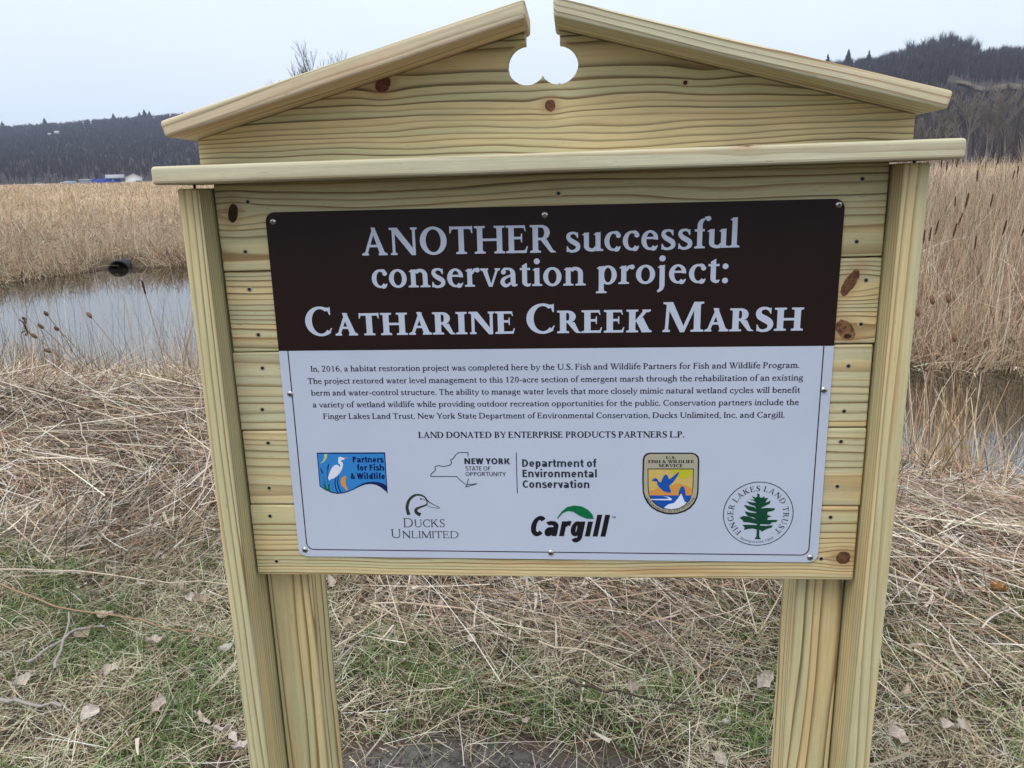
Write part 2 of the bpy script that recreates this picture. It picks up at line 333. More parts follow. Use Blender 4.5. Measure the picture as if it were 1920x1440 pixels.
link('wall', box_mesh('wall', -3.2, 2.4, -2, 6, 0, 2.3), b, [M_PBLUE]); link('roof', box_mesh('roof', -3.5, 2.5, -2.3, 6.3, 2.3, 2.5), b, [M_WHITE])
for x in (-1.4, .1, 1.4): link('window', box_mesh('window', x-.3, x+.3, -2.07, -2.0, .8, 1.5), b, [M_BLUE])
b = place('truck', -33.15, 300, -.6, 'grey box truck parked at the left end of the sheds', 'truck')
link('cargo_box', box_mesh('cargo_box', -1.6, 2.6, -1.2, 1.2, .7, 2.0), b, [M_PBLUE]); link('cab', box_mesh('cab', -2.9, -1.7, -1.1, 1.1, .5, 1.6), b, [M_WHITE]); link('window', box_mesh('window', -2.6, -1.9, -1.16, -1.11, 1.0, 1.45), b, [M_DARKW])
for x in (-2.3, 1.5): V, F = tubes([(Vector((x, -1.25, .45)), Vector((x, -1.0, .45)), .42, .42)], 10); link('wheel', np_mesh('wheel', V, F), b, [M_DARKW])
b = place('parked_car', -34.75, 320, -.6, 'small white car alone at the far edge of the reeds on the left', 'car')
link('body', box_mesh('body', -1.9, 1.9, -.8, .8, .35, 1.1), b, [M_WHITE]); link('cabin', box_mesh('cabin', -1.1, .9, -.7, .7, 1.1, 1.5), b, [M_WHITE]); link('window', box_mesh('window', -.9, .7, -.76, -.71, 1.13, 1.42), b, [M_DARKW])
for azd, f, s, lb in ((-33.35, .70, 1.0, 'white house high on the left hillside, right one of two'), (-33.75, .68, .7, 'small white outbuilding high on the left hillside, left one of two')):
    r = float(foot(azd)+(crest(azd)-foot(azd))*f); b = place('hillside_house', azd, r-12, float(hill_z(azd, r-12))+4.5, lb, 'house')
    link('wall', box_mesh('wall', -4*s, 4*s, -3, 3, 0, 4.5*s), b, [M_WHITE]); link('roof', gable_roof('roof', -4.5*s, 4.5*s, -3.4, 3.4, 4.5*s, 2.2*s, 'y'), b, [M_ROOF])

# ---------------------------------------------------------------- culvert in the far bank
cv = empty('culvert_pipe', (-10.37, 16.0, -.50)); tag(cv, 'round black drain pipe opening in the bank across the pond', 'pipe')
def lathe(name, prof, n=32, axis='y'):
    V, F = [], []
    for (a, r) in prof:
        for k in range(n):
            th = 2*math.pi*k/n; c, s_ = r*math.cos(th), r*math.sin(th)
            V.append((c, a, s_) if axis == 'y' else (c, s_, a))
    for i in range(len(prof)-1):
        for k in range(n): k2 = (k+1) % n; F.append((i*n+k, i*n+k2, (i+1)*n+k2, (i+1)*n+k))
    return np_mesh(name, np.array(V), np.array(F), smooth=True)
prof = [(1.6, .22)]+[(1.6-.06*i, .235+.018*(i % 2)) for i in range(1, 27)]+[(.0, .27), (-.02, .262), (-.01, .232), (.05, .228), (1.5, .225), (1.55, .01)]
link('pipe_wall', lathe('pipe_wall', prof), cv, [plain('black_plastic', (.018, .018, .02), .45)])
link('bracket', box_mesh('bracket', -.2, .2, .28, .30, .02, .045), cv, [plain('rust', (.16, .05, .025), .8)])
cv.scale = (.9, .9, .9); cv.rotation_euler = (0, 0, math.radians(17))
# low snag in the pond
sg = []; p = Vector((-7.72, 9.1, -.5)); 
for q in ((-.01, 0, .09), (.02, .01, .14), (-.02, .0, .18)): q = Vector((-7.72, 9.1, -.5))+Vector(q); sg.append((p, q, .026, .016)); p = q
sg.append((Vector((-7.72, 9.1, -.40)), Vector((-7.80, 9.1, -.35)), .014, .008))
V, F = tubes(sg, 6); tag(link('snag', np_mesh('snag', V, F), mats=[plain('wet_wood', (.02, .018, .016), .5)]), 'dark broken snag poking out of the pond near the left edge', 'snag')

# ================================================================ reeds, straw, grass
M_STRAW = tone_mat('straw', transl=.15); M_GRASS = tone_mat('grass', transl=.25)
STRAW = [(.65, .51, .35), (.54, .41, .28), (.72, .60, .44), (.36, .26, .175), (.78, .69, .55), (.16, .115, .08)]
def reed_bed(name, n, az0, az1, rmin, rmax, rpow, hfun, wmin, wk, pal, wts, tilt=.13, flop=.22, k=2, edge=.7):
    az = np.radians(rng.uniform(az0, az1, n)); u = rng.uniform(0, 1, n)**rpow; r = rmin*(rmax/rmin)**u
    x, y = CAM.x+r*np.sin(az), CAM.y+r*np.cos(az); ok = y > shore_far(x)+.02+.1*rng.uniform(0, 1, n)
    ok &= ~((np.abs(x+10.37+(y-16.)*.5) < .5) & (y < 16.5) & (y > 13)); ok &= ~((np.abs(x+9.9) < 1.3) & (y < 16.8) & (rng.uniform(0, 1, n) < .35))
    x, y, r, az = x[ok], y[ok], r[ok], az[ok]; n = len(x); z = ground_z(x, y)-.03
    patch = vnoise(x*.35, y*.35, 21); sd_ = y-shore_far(x); H = hfun(np.degrees(az), r)*rng.uniform(.62, 1.08, n)*(.80+.40*patch)*np.where(rng.uniform(0, 1, n) < .12, 1., edge+(1-edge)*sstep(.3, 3.6, sd_))
    fl = rng.uniform(0, 1, n) < flop*(.4+1.3*vnoise(x*.8, y*.8, 4)); th = np.where(fl, rng.uniform(.35, 1.5, n), np.abs(rng.normal(0, tilt, n))); an = rng.uniform(0, 2*np.pi, n)
    hd = np.stack([np.sin(th)*np.cos(an), np.sin(th)*np.sin(an), np.cos(th)], -1)
    base = np.stack([x, y, z+np.where(fl, rng.uniform(0, .7, n)*H, 0)], -1); L = np.where(fl, H*rng.uniform(.25, .6, n), H)
    b = rng.normal(0, .10, (n, 3))*L[:, None]; b[:, 2] -= np.abs(rng.normal(0, .06, n))*L
    w = np.maximum(wmin, r*wk)*rng.uniform(.5, 1.4, n); side = np.cross(hd, base-np.array(CAM))+rng.normal(0, .4, (n, 3))*r[:, None]
    V, F = ribbons(base, hd, L, w, b, k, .3, side)
    T = pick(pal, n, .15, wts)*(.78+.44*vnoise(x*.22, y*.22, 8))[:, None]*(.9+.2*sstep(20, 60, r))[:, None]; T = np.repeat(T, 2*(k+1), axis=0)
    tag(link(name, np_mesh(name, V, F, T), mats=[M_STRAW]), kind='stuff')
W6 = [4, 4, 2, 3, .8, 1.6]
reed_bed('reed_bed', 120000, -44, -8, 15, 300, 1.0, lambda a, r: .95+.1*sstep(40, 120, r), .006, .00042, STRAW, W6, .2, .75)
reed_bed('reed_bed', 26000, -44, -8, 15, 24, 1.0, lambda a, r: .75+0*a, .006, .00035, STRAW, W6, .38, .9)
reed_bed('reed_bed', 46000, -8, 17, 8, 200, .9, lambda a, r: 1.0+.85*np.clip((a+8)/22, 0, 1), .007, .0006, STRAW, W6)
reed_bed('reed_bed', 95000, 17, 36, 6.6, 60, 1.25, lambda a, r: 1.78+.0*a, .006, .00055, [(.72, .56, .40), (.60, .45, .31), (.79, .66, .50), (.40, .28, .19), (.85, .75, .61), (.17, .12, .08)], W6, .17, .55, 3, .42)
reed_bed('reed_bed', 22000, 17, 36, 7, 14, 1., lambda a, r: 1.05+.0*a, .005, .0004, STRAW, W6, .35, .75, 2, .5)
reed_bed('reed_bed', 16000, 36, 60, 6.0, 60, 1.0, lambda a, r: 1.7+.0*a, .009, .0010, STRAW, W6)

def fringe(name, n, xr, pal, wts):
    x = rng.uniform(*xr, n); y = shore_far(x)+rng.uniform(-.05, .45, n); th = np.abs(rng.normal(0, .6, n))+.25; an = -np.pi/2+rng.normal(0, 1.0, n)
    hd = np.stack([np.sin(th)*np.cos(an), np.sin(th)*np.sin(an), np.cos(th)], -1); kp = ~(np.abs(x+10.37) < .42); x, y, th, an, hd = x[kp], y[kp], th[kp], an[kp], hd[kp]; n = len(x); L = rng.uniform(.2, .75, n); b = rng.normal(0, .1, (n, 3))*L[:, None]; b[:, 2] -= .35*L
    base = np.stack([x, y, ground_z(x, y)-.02], -1); V, F = ribbons(base, hd, L, rng.uniform(.006, .016, n), b, 3, .3, np.cross(hd, base-np.array(CAM)))
    tag(link(name, np_mesh(name, V, F, np.repeat(pick(pal, n, .18, wts), 8, axis=0)), mats=[M_STRAW]), kind='stuff')
fringe('bank_fringe', 9000, (-17, -2), STRAW, [3, 4, 2, 5, 1, 4]); fringe('bank_fringe', 3500, (2.5, 9), STRAW, [3, 4, 2, 4, 1, 3])
def litter(name, n, xr, yr, L0, L1, w0, w1, pal, wts, mask=None, zlift=(0, .05), tilt=.16, heading=None, hs=.9, k=3, bend=.09, mat=None, tip=.6):
    x, y = rng.uniform(*xr, n), rng.uniform(*yr, n); ok = y < shore_near(x)+.12
    if mask is not None: ok &= rng.uniform(0, 1, n) < mask(x, y)
    x, y = x[ok], y[ok]; n = len(x)
    if heading is None: an = rng.uniform(0, 2*np.pi, n)
    else:
        loc = (vnoise(x*.7, y*.7, 31)-.5)*2.6; an = heading+loc+rng.normal(0, hs, n); an += np.pi*(rng.uniform(0, 1, n) < .5)
    th = rng.normal(0, tilt, n); L = rng.uniform(L0, L1, n)*rng.uniform(.5, 1, n)
    hd = np.stack([np.cos(an)*np.cos(th), np.sin(an)*np.cos(th), np.sin(th)], -1)
    z = ground_z(x, y)+rng.uniform(zlift[0], zlift[1], n)+np.where(th < 0, -np.sin(th)*L*.5, 0); base = np.stack([x, y, z], -1)-hd*(L*.5)[:, None]*np.array([1, 1, 0])
    b = rng.normal(0, bend, (n, 3))*L[:, None]; b[:, 2] *= .4
    V, F = ribbons(base, hd, L, rng.uniform(w0, w1, n), b, k, tip, np.cross(hd, np.array([0, 0, 1.])+rng.normal(0, .5, (n, 3))))
    T = pick(pal, n, .16, wts)*(.74+.5*vnoise(x*1.9, y*1.9, 12))[:, None]; T = np.repeat(T, 2*(k+1), axis=0)
    tag(link(name, np_mesh(name, V, F, T), mats=[mat or M_STRAW]), kind='stuff')
LIT = [(.47, .36, .27), (.60, .53, .44), (.80, .74, .65), (.28, .19, .14), (.085, .06, .045), (.52, .35, .22)]
far_y = lambda x, y: sstep(1.25, 1.85, y+.30*(vnoise(x*1.7, y*1.7, 2)-.5)*2+np.where(x > .6, .35, 0)+np.where((x > -.6) & (x <= .6), .45, 0))
litter('straw_litter', 40000, (-9, 6), (1.0, 7), .25, .75, .0022, .0048, LIT, [4, 4, 3, 4, 5, 2], far_y, (-.02, .08), .16, -.55, .6)
litter('straw_litter', 42000, (-3.6, 3.4), (.9, 3.6), .10, .38, .0012, .0032, LIT, [4, 4, 3, 4, 5, 2], far_y, (-.015, .06), .24, -.6, .6)
litter('straw_litter', 26000, (-9, 6), (2.6, 7), .12, .5, .0025, .005, LIT, [3, 4, 2, 5, 4, 2], None, (.0, .12), .45, None, .7)
litter('straw_litter', 5200, (-2.8, 2.3), (.1, 1.9), .08, .32, .0009, .0024, LIT, [3, 5, 3, 3, 2, 2], lambda x, y: .75+0*x, (.01, .035), .12, None, .7)
litter('broken_leaf_blades', 16000, (-5, 4), (.3, 4.5), .05, .22, .005, .013, [(.55, .48, .40), (.40, .33, .26), (.70, .63, .54), (.22, .17, .13)], [3, 3, 2, 3], lambda x, y: .05+.95*far_y(x, y), (-.01, .05), .3, None, .7, 3, .2, None, .3)
# broken reeds pushed over the near bank, and stubble
def standing(name, n, xr, yr, h0, h1, w0, w1, pal, wts, tilt, off=(0, .9), mask=None, k=2):
    x = rng.uniform(*xr, n); y = shore_near(x)-rng.uniform(*off, n) if yr is None else rng.uniform(*yr, n)
    if mask is not None: kp = rng.uniform(0, 1, n) < mask(x, y); x, y = x[kp], y[kp]; n = len(x)
    th = np.abs(rng.normal(0, tilt, n)); an = rng.uniform(0, 2*np.pi, n); hd = np.stack([np.sin(th)*np.cos(an), np.sin(th)*np.sin(an), np.cos(th)], -1)
    L = rng.uniform(h0, h1, n); base = np.stack([x, y, ground_z(x, y)-.02], -1)
    V, F = ribbons(base, hd, L, rng.uniform(w0, w1, n), rng.normal(0, .08, (n, 3))*L[:, None], k, .4, np.cross(hd, base-np.array(CAM))+rng.normal(0, .3, (n, 3)))
    T = np.repeat(pick(pal, n, .15, wts), 2*(k+1), axis=0); tag(link(name, np_mesh(name, V, F, T), mats=[M_STRAW]), kind='stuff')
standing('standing_stalks', 1800, (-8.5, -2.0), None, .15, .62, .003, .007, LIT, [4, 4, 2, 4, 2, 2], .26, (-.1, 1.2), lambda x, y: .25+.75*(vnoise(x*2.2, y*.5, 6) > .5))
standing('standing_stalks', 260, (-6.2, -2.6), None, .6, 1.25, .0025, .005, LIT, [4, 3, 1, 4, 3, 1], .22, (-.15, .8))
standing('standing_stalks', 420, (2.0, 4.4), None, .30, .78, .005, .012, [(.58, .42, .25), (.66, .54, .38), (.48, .32, .17), (.40, .28, .18)], [3, 2, 2, 2], .22, (-.25, .35), lambda x, y: .15+.85*(vnoise(x*3.2+4, y*.3, 16) > .48))
standing('standing_stalks', 70, (2.1, 4.4), None, .6, 1.15, .003, .007, LIT, [3, 3, 3, 2, 1, 2], .45, (-.2, .4), None, 3)
standing('leaning_reeds', 1700, (-8.5, -1.8), None, .15, .50, .004, .008, STRAW, [4, 4, 3, 3, 2, 2], .75, (-.1, 1.5), lambda x, y: .2+.8*(vnoise(x*1.7+3, y*1.1, 61) > .45), 3)
standing('leaning_reeds', 420, (1.8, 4.6), None, .15, .5, .004, .010, STRAW, [4, 4, 3, 3, 2, 2], .8, (-.1, 1.0), None, 3)
standing('standing_stalks', 240, (-3.6, -2.2), None, .25, .8, .004, .009, STRAW, [4, 4, 2, 3, 2, 2], .3, (.1, 1.6))
standing('standing_stalks', 500, (-2.2, 2.0), None, .2, .7, .003, .007, LIT, [4, 4, 2, 4, 2, 2], .3, (-.1, 1.0))

litter('fallen_reeds', 900, (-8, -1), (2.2, 6.6), .5, 1.5, .004, .0085, [(.74, .65, .52), (.62, .48, .33), (.80, .73, .62)], [3, 2, 3], None, (.04, .14), .07, -.75, .38, 4, .022)
litter('fallen_reeds', 260, (.8, 4.5), (1.5, 4.4), .4, 1.1, .003, .007, [(.74, .66, .55), (.60, .48, .35), (.80, .74, .64)], [3, 2, 3], None, (.03, .09), .08, .1, .9, 4, .03)
# ---- mown grass round the sign: dead tan blades and spring-green tufts
TAN = [(.70, .65, .48), (.58, .52, .37), (.80, .76, .60), (.38, .31, .22), (.09, .07, .05)]
GRN = [(.15, .26, .085), (.22, .33, .125), (.095, .17, .055), (.34, .40, .20)]
soil = lambda x, y: sstep(.75, 1.55, np.hypot((x+.2)/.62, (y-.36)/.2)+.9*(vnoise(x*6, y*6, 77)-.5))
def turf(name, n, pal, wts, L0, L1, w0, w1, mask, lift, flat, mat):
    x, y = rng.uniform(-3.9, 3.0, n), rng.uniform(.0, 2.1, n); ok = rng.uniform(0, 1, n) < mask(x, y); x, y = x[ok], y[ok]; n = len(x)
    th = rng.normal(lift, flat, n); an = rng.uniform(0, 2*np.pi, n); hd = np.stack([np.cos(an)*np.cos(th), np.sin(an)*np.cos(th), np.abs(np.sin(th))], -1); L = rng.uniform(L0, L1, n)
    base = np.stack([x, y, ground_z(x, y)+rng.uniform(-.008, .014, n)], -1); b = rng.normal(0, .30, (n, 3))*L[:, None]; b[:, 2] = -np.abs(b[:, 2])-.1*L
    V, F = ribbons(base, hd, L, rng.uniform(w0, w1, n), b, 3, .25, np.cross(hd, np.array([0, 0, 1.])+rng.normal(0, .7, (n, 3))))
    T = pick(pal, n, .16, wts)*(.78+.42*vnoise(x*5, y*5, 41))[:, None]; tag(link(name, np_mesh(name, V, F, np.repeat(T, 8, axis=0)), mats=[mat]), kind='stuff')
gm = lambda x, y: 1-sstep(1.25, 1.95, y+.5*(vnoise(x*1.7, y*1.7, 2)-.5)+np.where(x < -.8, -.15, .25))
green = lambda x, y: sstep(.50, .66, vnoise(x*3.6+9, y*4.4+3, 51)*.55+.45*vnoise(x*11, y*13, 52))
turf('dead_grass', 125000, TAN, [4, 4, 3.5, 3, 2.6], .045, .15, .0014, .0030, lambda x, y: gm(x, y)*(.05+.95*soil(x, y))*(1-.35*green(x, y)), .32, .4, M_GRASS)
turf('green_grass', 98000, GRN, [3, 3, 3, 1], .04, .12, .0018, .0038, lambda x, y: (gm(x, y)*.9+.1*(y < 2.1))*(.05+.95*soil(x, y))*(.05+.95*green(x, y)), .75, .4, M_GRASS)
# crumbs of bare soil
n = 2600; cx, cy = rng.normal(-.2, .34, n), rng.normal(.38, .10, n); rr = rng.uniform(.002, .008, n)*rng.uniform(.5, 1, n)
oct_ = np.array([(1, 0, 0), (-1, 0, 0), (0, 1, 0), (0, -1, 0), (0, 0, 1), (0, 0, -1)], float); of = np.array([[0, 2, 4], [2, 1, 4], [1, 3, 4], [3, 0, 4], [2, 0, 5], [1, 2, 5], [3, 1, 5], [0, 3, 5]])
V = (oct_[None]*rr[:, None, None]*rng.uniform(.6, 1.3, (n, 6, 1))+np.stack([cx, cy, ground_z(cx, cy)+rr*.3], -1)[:, None]).reshape(-1, 3)
F = (of[None]+np.arange(n)[:, None, None]*6).reshape(-1, 3)
tag(link('soil_crumbs', np_mesh('soil_crumbs', V, F, np.repeat(pick([(.12, .105, .095), (.09, .075, .07), (.19, .17, .155)], n, .2), 6, axis=0)), mats=[M_TONE]), kind='stuff')

# ---- dead leaves lying about, each its own object
def leaf_mesh(i, curl, asp, fold):
    V, F = [], []; nu, nv = 7, 5
    for a in range(nu):
        u = a/(nu-1); half = .5*asp*math.sin(math.pi*(.04+.92*u)**.85)*(1+.16*math.sin(a*2.4+i))
        for b_ in range(nv): v = b_/(nv-1)*2-1; V.append((u-.5, v*half, curl*(u-.5)**2+fold*abs(v)**1.4*.22*(1+.4*math.sin(a*1.7+i))+.02*math.sin(5*u+3*v+i)))
    for a in range(nu-1):
        for b_ in range(nv-1): k = a*nv+b_; F.append((k, k+nv, k+nv+1, k+1))
    return np_mesh('leaf_blade', np.array(V), np.array(F), smooth=True)
t = NT('dead_leaf'); tc = t.node('ShaderNodeTexCoord').outputs['Object']; nn = t.noise(tc, 5., 4, .6); oi = t.node('ShaderNodeObjectInfo').outputs['Random']
M_LEAF = t.bsdf(t.mix(t.rng(nn, .35, .65), t.mix(oi, (.52, .46, .41), (.36, .27, .20)), t.mix(oi, (.68, .62, .56), (.50, .41, .32))), .8, .2, bump=nn, bstr=.5, bdist=.05)
leaves = [leaf_mesh(i, cu, a, fo) for i, (cu, a, fo) in enumerate([(.7, .62, .9), (-.5, .55, .5), (1.0, .75, 1.3), (.3, .5, -.6)])]
for m in leaves: m.materials.append(M_LEAF)

LEAVES = [[-1.41,1.22,0.087],[-1.38,1.23,0.066],[-1.32,1.18,0.07],[-1.63,1.1,0.092],[-1.63,0.98,0.075],[-1.21,0.95,0.056],[-1.34,0.91,0.07],[-1.1,0.91,0.068],[-1.4,0.76,0.073],[-1.35,0.57,0.095],[-1.15,0.59,0.063],[-1.01,0.57,0.065],[-0.93,0.51,0.052],[-0.89,0.49,0.051],[-0.85,0.45,0.054],[-1.83,1.28,0.071],[-1.66,0.71,0.066],[-2.39,2.14,0.084],[-2.1,1.68,0.08],[-2.19,1.59,0.055],[-2.25,3.01,0.064],[-2.09,2.81,0.076],[-0.73,1.07,0.059],[-0.44,1.26,0.047],[-0.32,1.06,0.035],[-0.3,1.02,0.052],[-0.49,0.85,0.037],[-0.41,0.73,0.04],[-0.3,0.83,0.041],[0.04,0.93,0.071],[0.22,0.79,0.052],[0.66,1.26,0.052],[0.63,0.9,0.085],[0.43,0.52,0.063],[0.48,0.69,0.047],[-0.9,1.41,0.076],[-0.09,0.61,0.03],[0.96,0.71,0.062],[0.94,0.67,0.074],[1.05,0.87,0.057],[1.1,0.7,0.072],[1.15,0.72,0.056],[1.56,1.39,0.091]]
STICKS = [[[-0.68,1.21],[-0.37,1.2],[-0.08,1.09],[0.1,1.01],[0.24,0.97]],[[-0.07,0.96],[0.07,0.92],[0.22,0.86]],[[0.02,0.76],[0.13,0.73],[0.22,0.72],[0.36,0.73]],[[-0.73,0.9],[-0.59,1.2],[-0.46,1.39]],[[-0.7,0.82],[-0.65,1.0],[-0.56,1.09]],[[-0.62,0.6],[-0.56,0.7]],[[-1.71,0.8],[-1.68,0.87],[-1.65,0.98],[-1.58,1.02]],[[-1.57,0.74],[-1.66,0.91],[-1.73,1.06]],[[-1.67,0.62],[-1.56,0.6],[-1.44,0.58]],[[-2.52,1.79],[-2.22,1.54],[-2.0,1.37]],[[-2.21,1.34],[-1.87,1.33],[-1.61,1.33],[-1.26,1.31]],[[-2.15,1.26],[-1.8,1.09],[-1.46,1.02],[-1.1,0.93]],[[1.45,1.94],[1.73,2.17],[2.0,2.43]],[[1.42,1.81],[1.56,1.65],[1.6,1.53]],[[-3.96,4.92],[-3.09,4.01],[-2.52,3.44]],[[-3.59,4.39],[-2.97,3.72],[-2.47,3.19]],[[-4.15,3.94],[-2.88,3.19],[-2.31,2.84]],[[-3.0,3.11],[-2.73,2.74],[-2.44,2.35]],[[1.16,0.91],[1.14,0.74],[1.14,0.59]]]
TEASEL_L = [([-3.973,4.355,0.556],[-4.1,4.92]),([-4.011,4.328,0.462],[-3.92,4.67]),([-3.93,4.386,0.434],[-4.0,4.92]),([-4.054,4.297,0.394],[-3.89,4.52]),([-3.995,4.34,0.271],[-3.83,4.6]),([-3.733,4.519,0.508],[-3.46,4.6])]
TEASEL_R = [([2.237,3.676,0.715],[2.57,3.74]),([2.314,3.641,0.73],[2.59,3.69]),([2.17,3.705,0.637],[2.53,3.73]),([2.367,3.616,0.493],[2.62,3.64])]
CATTAIL = [[3.444,5.983,1.188],[4.055,6.798,1.143],[3.252,6.288,0.853],[3.294,6.27,0.878],[3.335,6.252,0.936],[3.636,6.555,0.889],[3.716,6.296,0.788],[3.718,5.848,0.961],[4.237,6.704,0.869],[3.919,7.305,0.941],[4.834,9.744,1.496],[4.895,9.717,1.454],[4.444,7.943,1.356],[5.609,9.373,1.381],[5.569,9.393,1.33],[4.614,8.747,1.052],[5.409,10.582,1.487],[5.847,10.374,1.513],[5.727,10.433,1.466]]
CAT_L = [[-3.534,4.993,0.641],[-11.378,15.163,0.901],[-19.896,33.42,0.952]]
LABL = {0: 'pale upright leaf left of the left post, left one of a pair beside each other', 1: 'pale leaf left of the left post, right one of a pair beside each other', 2: 'grey leaf close to the left post just below the pale pair', 3: 'broad curled leaf caught on the long brown stalk at the left', 4: 'curled leaf lying beside the long end of the grey forked branch', 5: 'small leaf a hand below the pale pair, close to the left post', 6: 'curled leaf in green grass midway between the forked branch and the left post', 7: 'leaf almost touching the left post, level with the grey forked branch', 8: 'folded brown leaf in the grass right of the grey stick at the left', 9: 'largest pale leaf at lower left, below the grey stick', 10: 'leaf in the lower left grass, right of the largest pale leaf', 11: 'lower left leaf between the largest pale leaf and the bottom of the left post', 12: 'upper one of the leaves heaped at the bottom of the left post', 13: 'middle one of the leaves heaped at the bottom of the left post', 14: 'lowest one of the leaves heaped at the bottom of the left post', 15: 'tan leaf just below the long tan stalk at the left', 16: 'dark leaf at the left edge just above the grey stick', 17: 'pale leaf farthest up in the straw at the far left', 18: 'small leaf in the left straw where it meets the grass', 19: 'tiny pale leaf at the left edge where straw meets grass', 20: 'small yellow leaf standing on edge left of the left post', 21: 'crumpled pale yellow leaf just below the upright yellow one', 22: 'leaf at upper left of the opening under the board, by the pale leaning sticks', 23: 'small pale leaf in the straw above the long pale stalk under the board', 24: 'tiny leaf just below the long pale stalk, upper of two', 25: 'pale leaf below the long pale stalk, lower of two', 26: 'small folded leaf in the grass left in the opening under the board', 27: 'leaf above the bare soil, left in the opening under the board', 28: 'small grey leaf in the grass left of the dark twig', 29: 'broad brown leaf in the middle of the straw under the board', 30: 'pale leaf just above the right end of the dark twig', 31: 'pale leaf high in the straw beside the inner side of the right post', 32: 'long brown leaf against the inner side of the right post', 33: 'large leaf low beside the inner side of the right post', 34: 'leaf in grass beside the inner side of the right post, above the low large one', 35: 'leaf under the lower left corner of the board', 36: 'small leaf just above the bare soil in the middle', 37: 'pale leaf just right of the right post low in the grass, upper of two', 38: 'brown leaf just right of the right post low in the grass, lower of two', 39: 'pale leaf right of the right post a little above the low pair', 40: 'left one of two pale leaves in the grass at lower right', 41: 'right one of two pale leaves in the grass at lower right', 42: 'big orange-brown curled leaf at the right edge of the view'}
M_YLEAF = plain('yellow_leaf', (.62, .48, .22), .7, .2); M_OLEAF = plain('orange_brown_leaf', (.36, .19, .07), .7, .2)
for i, ((x, y), s) in enumerate([((a, b), s) for a, b, s in LEAVES]):
    m = leaves[i % 4]
    if i in (20, 21, 42): m = m.copy(); m.materials.clear(); m.materials.append(M_OLEAF if i == 42 else M_YLEAF)
    o = link('dead_leaf', m); o.location = (x, y, float(ground_z(np.array(x), np.array(y)))+.035+.012*random.random()); o.scale = (s*.85, s*.85, s*.85)
    o.rotation_euler = (random.uniform(-.5, .5), random.uniform(-.5, .5), random.uniform(0, 6.28))
    if i in (0, 20): o.rotation_euler = (.2, 1.2, 1.0); o.location.z += .03
    side = 'left of the sign' if x < -.8 else ('right of the sign' if x > .85 else 'in the opening under the sign')
    tag(o, LABL.get(i, 'dry grey-brown curled leaf lying in the grass and straw '+side), 'leaf', 'dead leaves '+side)
M_ST = [plain('pale_stalk', (.56, .47, .37), .8, .1), plain('brown_stalk', (.34, .22, .15), .85, .1), plain('dark_twig', (.085, .065, .055), .9, .1), plain('grey_stick', (.34, .31, .29), .9, .1)]
SLAB = [('long pale brown stalk lying across the opening under the sign board', 0, .0038), ('short pale stalk below the right end of the long one under the board', 0, .0032), ('dark twig lying in the grass under the middle of the sign', 2, .0042), ('pale stick leaning up and right beside the inner side of the left post', 0, .0034), ('lower of two pale sticks beside the inner side of the left post', 3, .0032), ('short pale stick low beside the left post near the bare soil', 0, .0028),
 ('long grey forked branch end in the grass at the left', 3, .006), ('short grey branch rising across the grey forked one', 3, .005), ('grey stick at the left edge low in the picture', 3, .006), ('pale bent stick at the left edge above the grass', 0, .004), ('long tan stalk running level to the left post', 0, .0036), ('long brown stalk slanting down to the left post', 1, .0036),
 ('pale stick slanting up in the straw right of the right post', 0, .0045), ('pale stick slanting down in the straw right of the right post', 0, .004), ('upper of the long pale reeds lying on the left bank', 0, .0055), ('middle one of the long pale reeds lying on the left bank', 0, .005), ('lowest and longest pale reed lying on the left bank', 0, .0055), ('short white stalk slanting down the left bank', 0, .004), ('thin brown stalk in the grass right of the right post', 1, .003)]
for pts, (lb, mi, r) in zip(STICKS, SLAB):
    P = [Vector((x, y, float(ground_z(np.array(x), np.array(y)))+.045+.02*random.random()+(.06 if y > 2.3 else 0))) for x, y in pts]; Q = [P[0]]
    for a, b in zip(P, P[1:]):
        for k in (1, 2, 3): Q.append(a.lerp(b, k/3)+Vector((random.gauss(0, .006), random.gauss(0, .006), random.gauss(0, .004))))
    n = len(Q); V, F = tubes([(Q[i], Q[i+1], r*(1-.45*i/n), r*(1-.45*(i+1)/n)) for i in range(n-1)], 6)
    tag(link('fallen_stalk', np_mesh('fallen_stalk', V, F), mats=[M_ST[mi]]), lb, 'stalk', 'stalks and sticks on the ground')
# teasels and cattails
M_TSL = plain('teasel_head', (.23, .14, .085), .95, .05); M_CAT = plain('cattail_brown', (.085, .045, .028), .95, .05)
def head_mesh(name, L, R, n=12, m=9, spiky=.0):
    V, F = [], []
    for i in range(m):
        t_ = i/(m-1); rr = R*math.sin(math.pi*(.06+.88*t_))**(.6 if spiky else .25)
        for k in range(n): th = 2*math.pi*k/n; q = rr*(1+spiky*random.uniform(-1, 1)); V.append((q*math.cos(th), q*math.sin(th), (t_-.5)*L))
    for i in range(m-1):
        for k in range(n): k2 = (k+1) % n; F.append((i*n+k, i*n+k2, (i+1)*n+k2, (i+1)*n+k))
    return np_mesh(name, np.array(V), np.array(F), smooth=True)
def stalked(name, head, base, hm, part, label, cat, group, L, r=.003, bow=.06):
    b = Vector((base[0], base[1], float(ground_z(np.array(base[0]), np.array(base[1]))))); h = Vector(head); o = empty(name, b); tag(o, label, cat, group)
    d = h-b; Q = [d*(k/5)+Vector((0, 0, bow*math.sin(math.pi*k/5))) for k in range(6)]; V, F = tubes([(Q[i], Q[i+1], r, r*.8) for i in range(5)], 5)
    link('stalk', np_mesh('stalk', V, F), o, [M_ST[1]]); hd = link(part, hm, o); u = (Q[-1]-Q[-2]).normalized(); hd.location = Q[-1]+u*L*.3; hd.rotation_mode = 'QUATERNION'; hd.rotation_quaternion = u.to_track_quat('Z', 'Y')
    return o
tm = head_mesh('teasel_head', .056, .0145, 14, 10, .22); tm.materials.append(M_TSL)
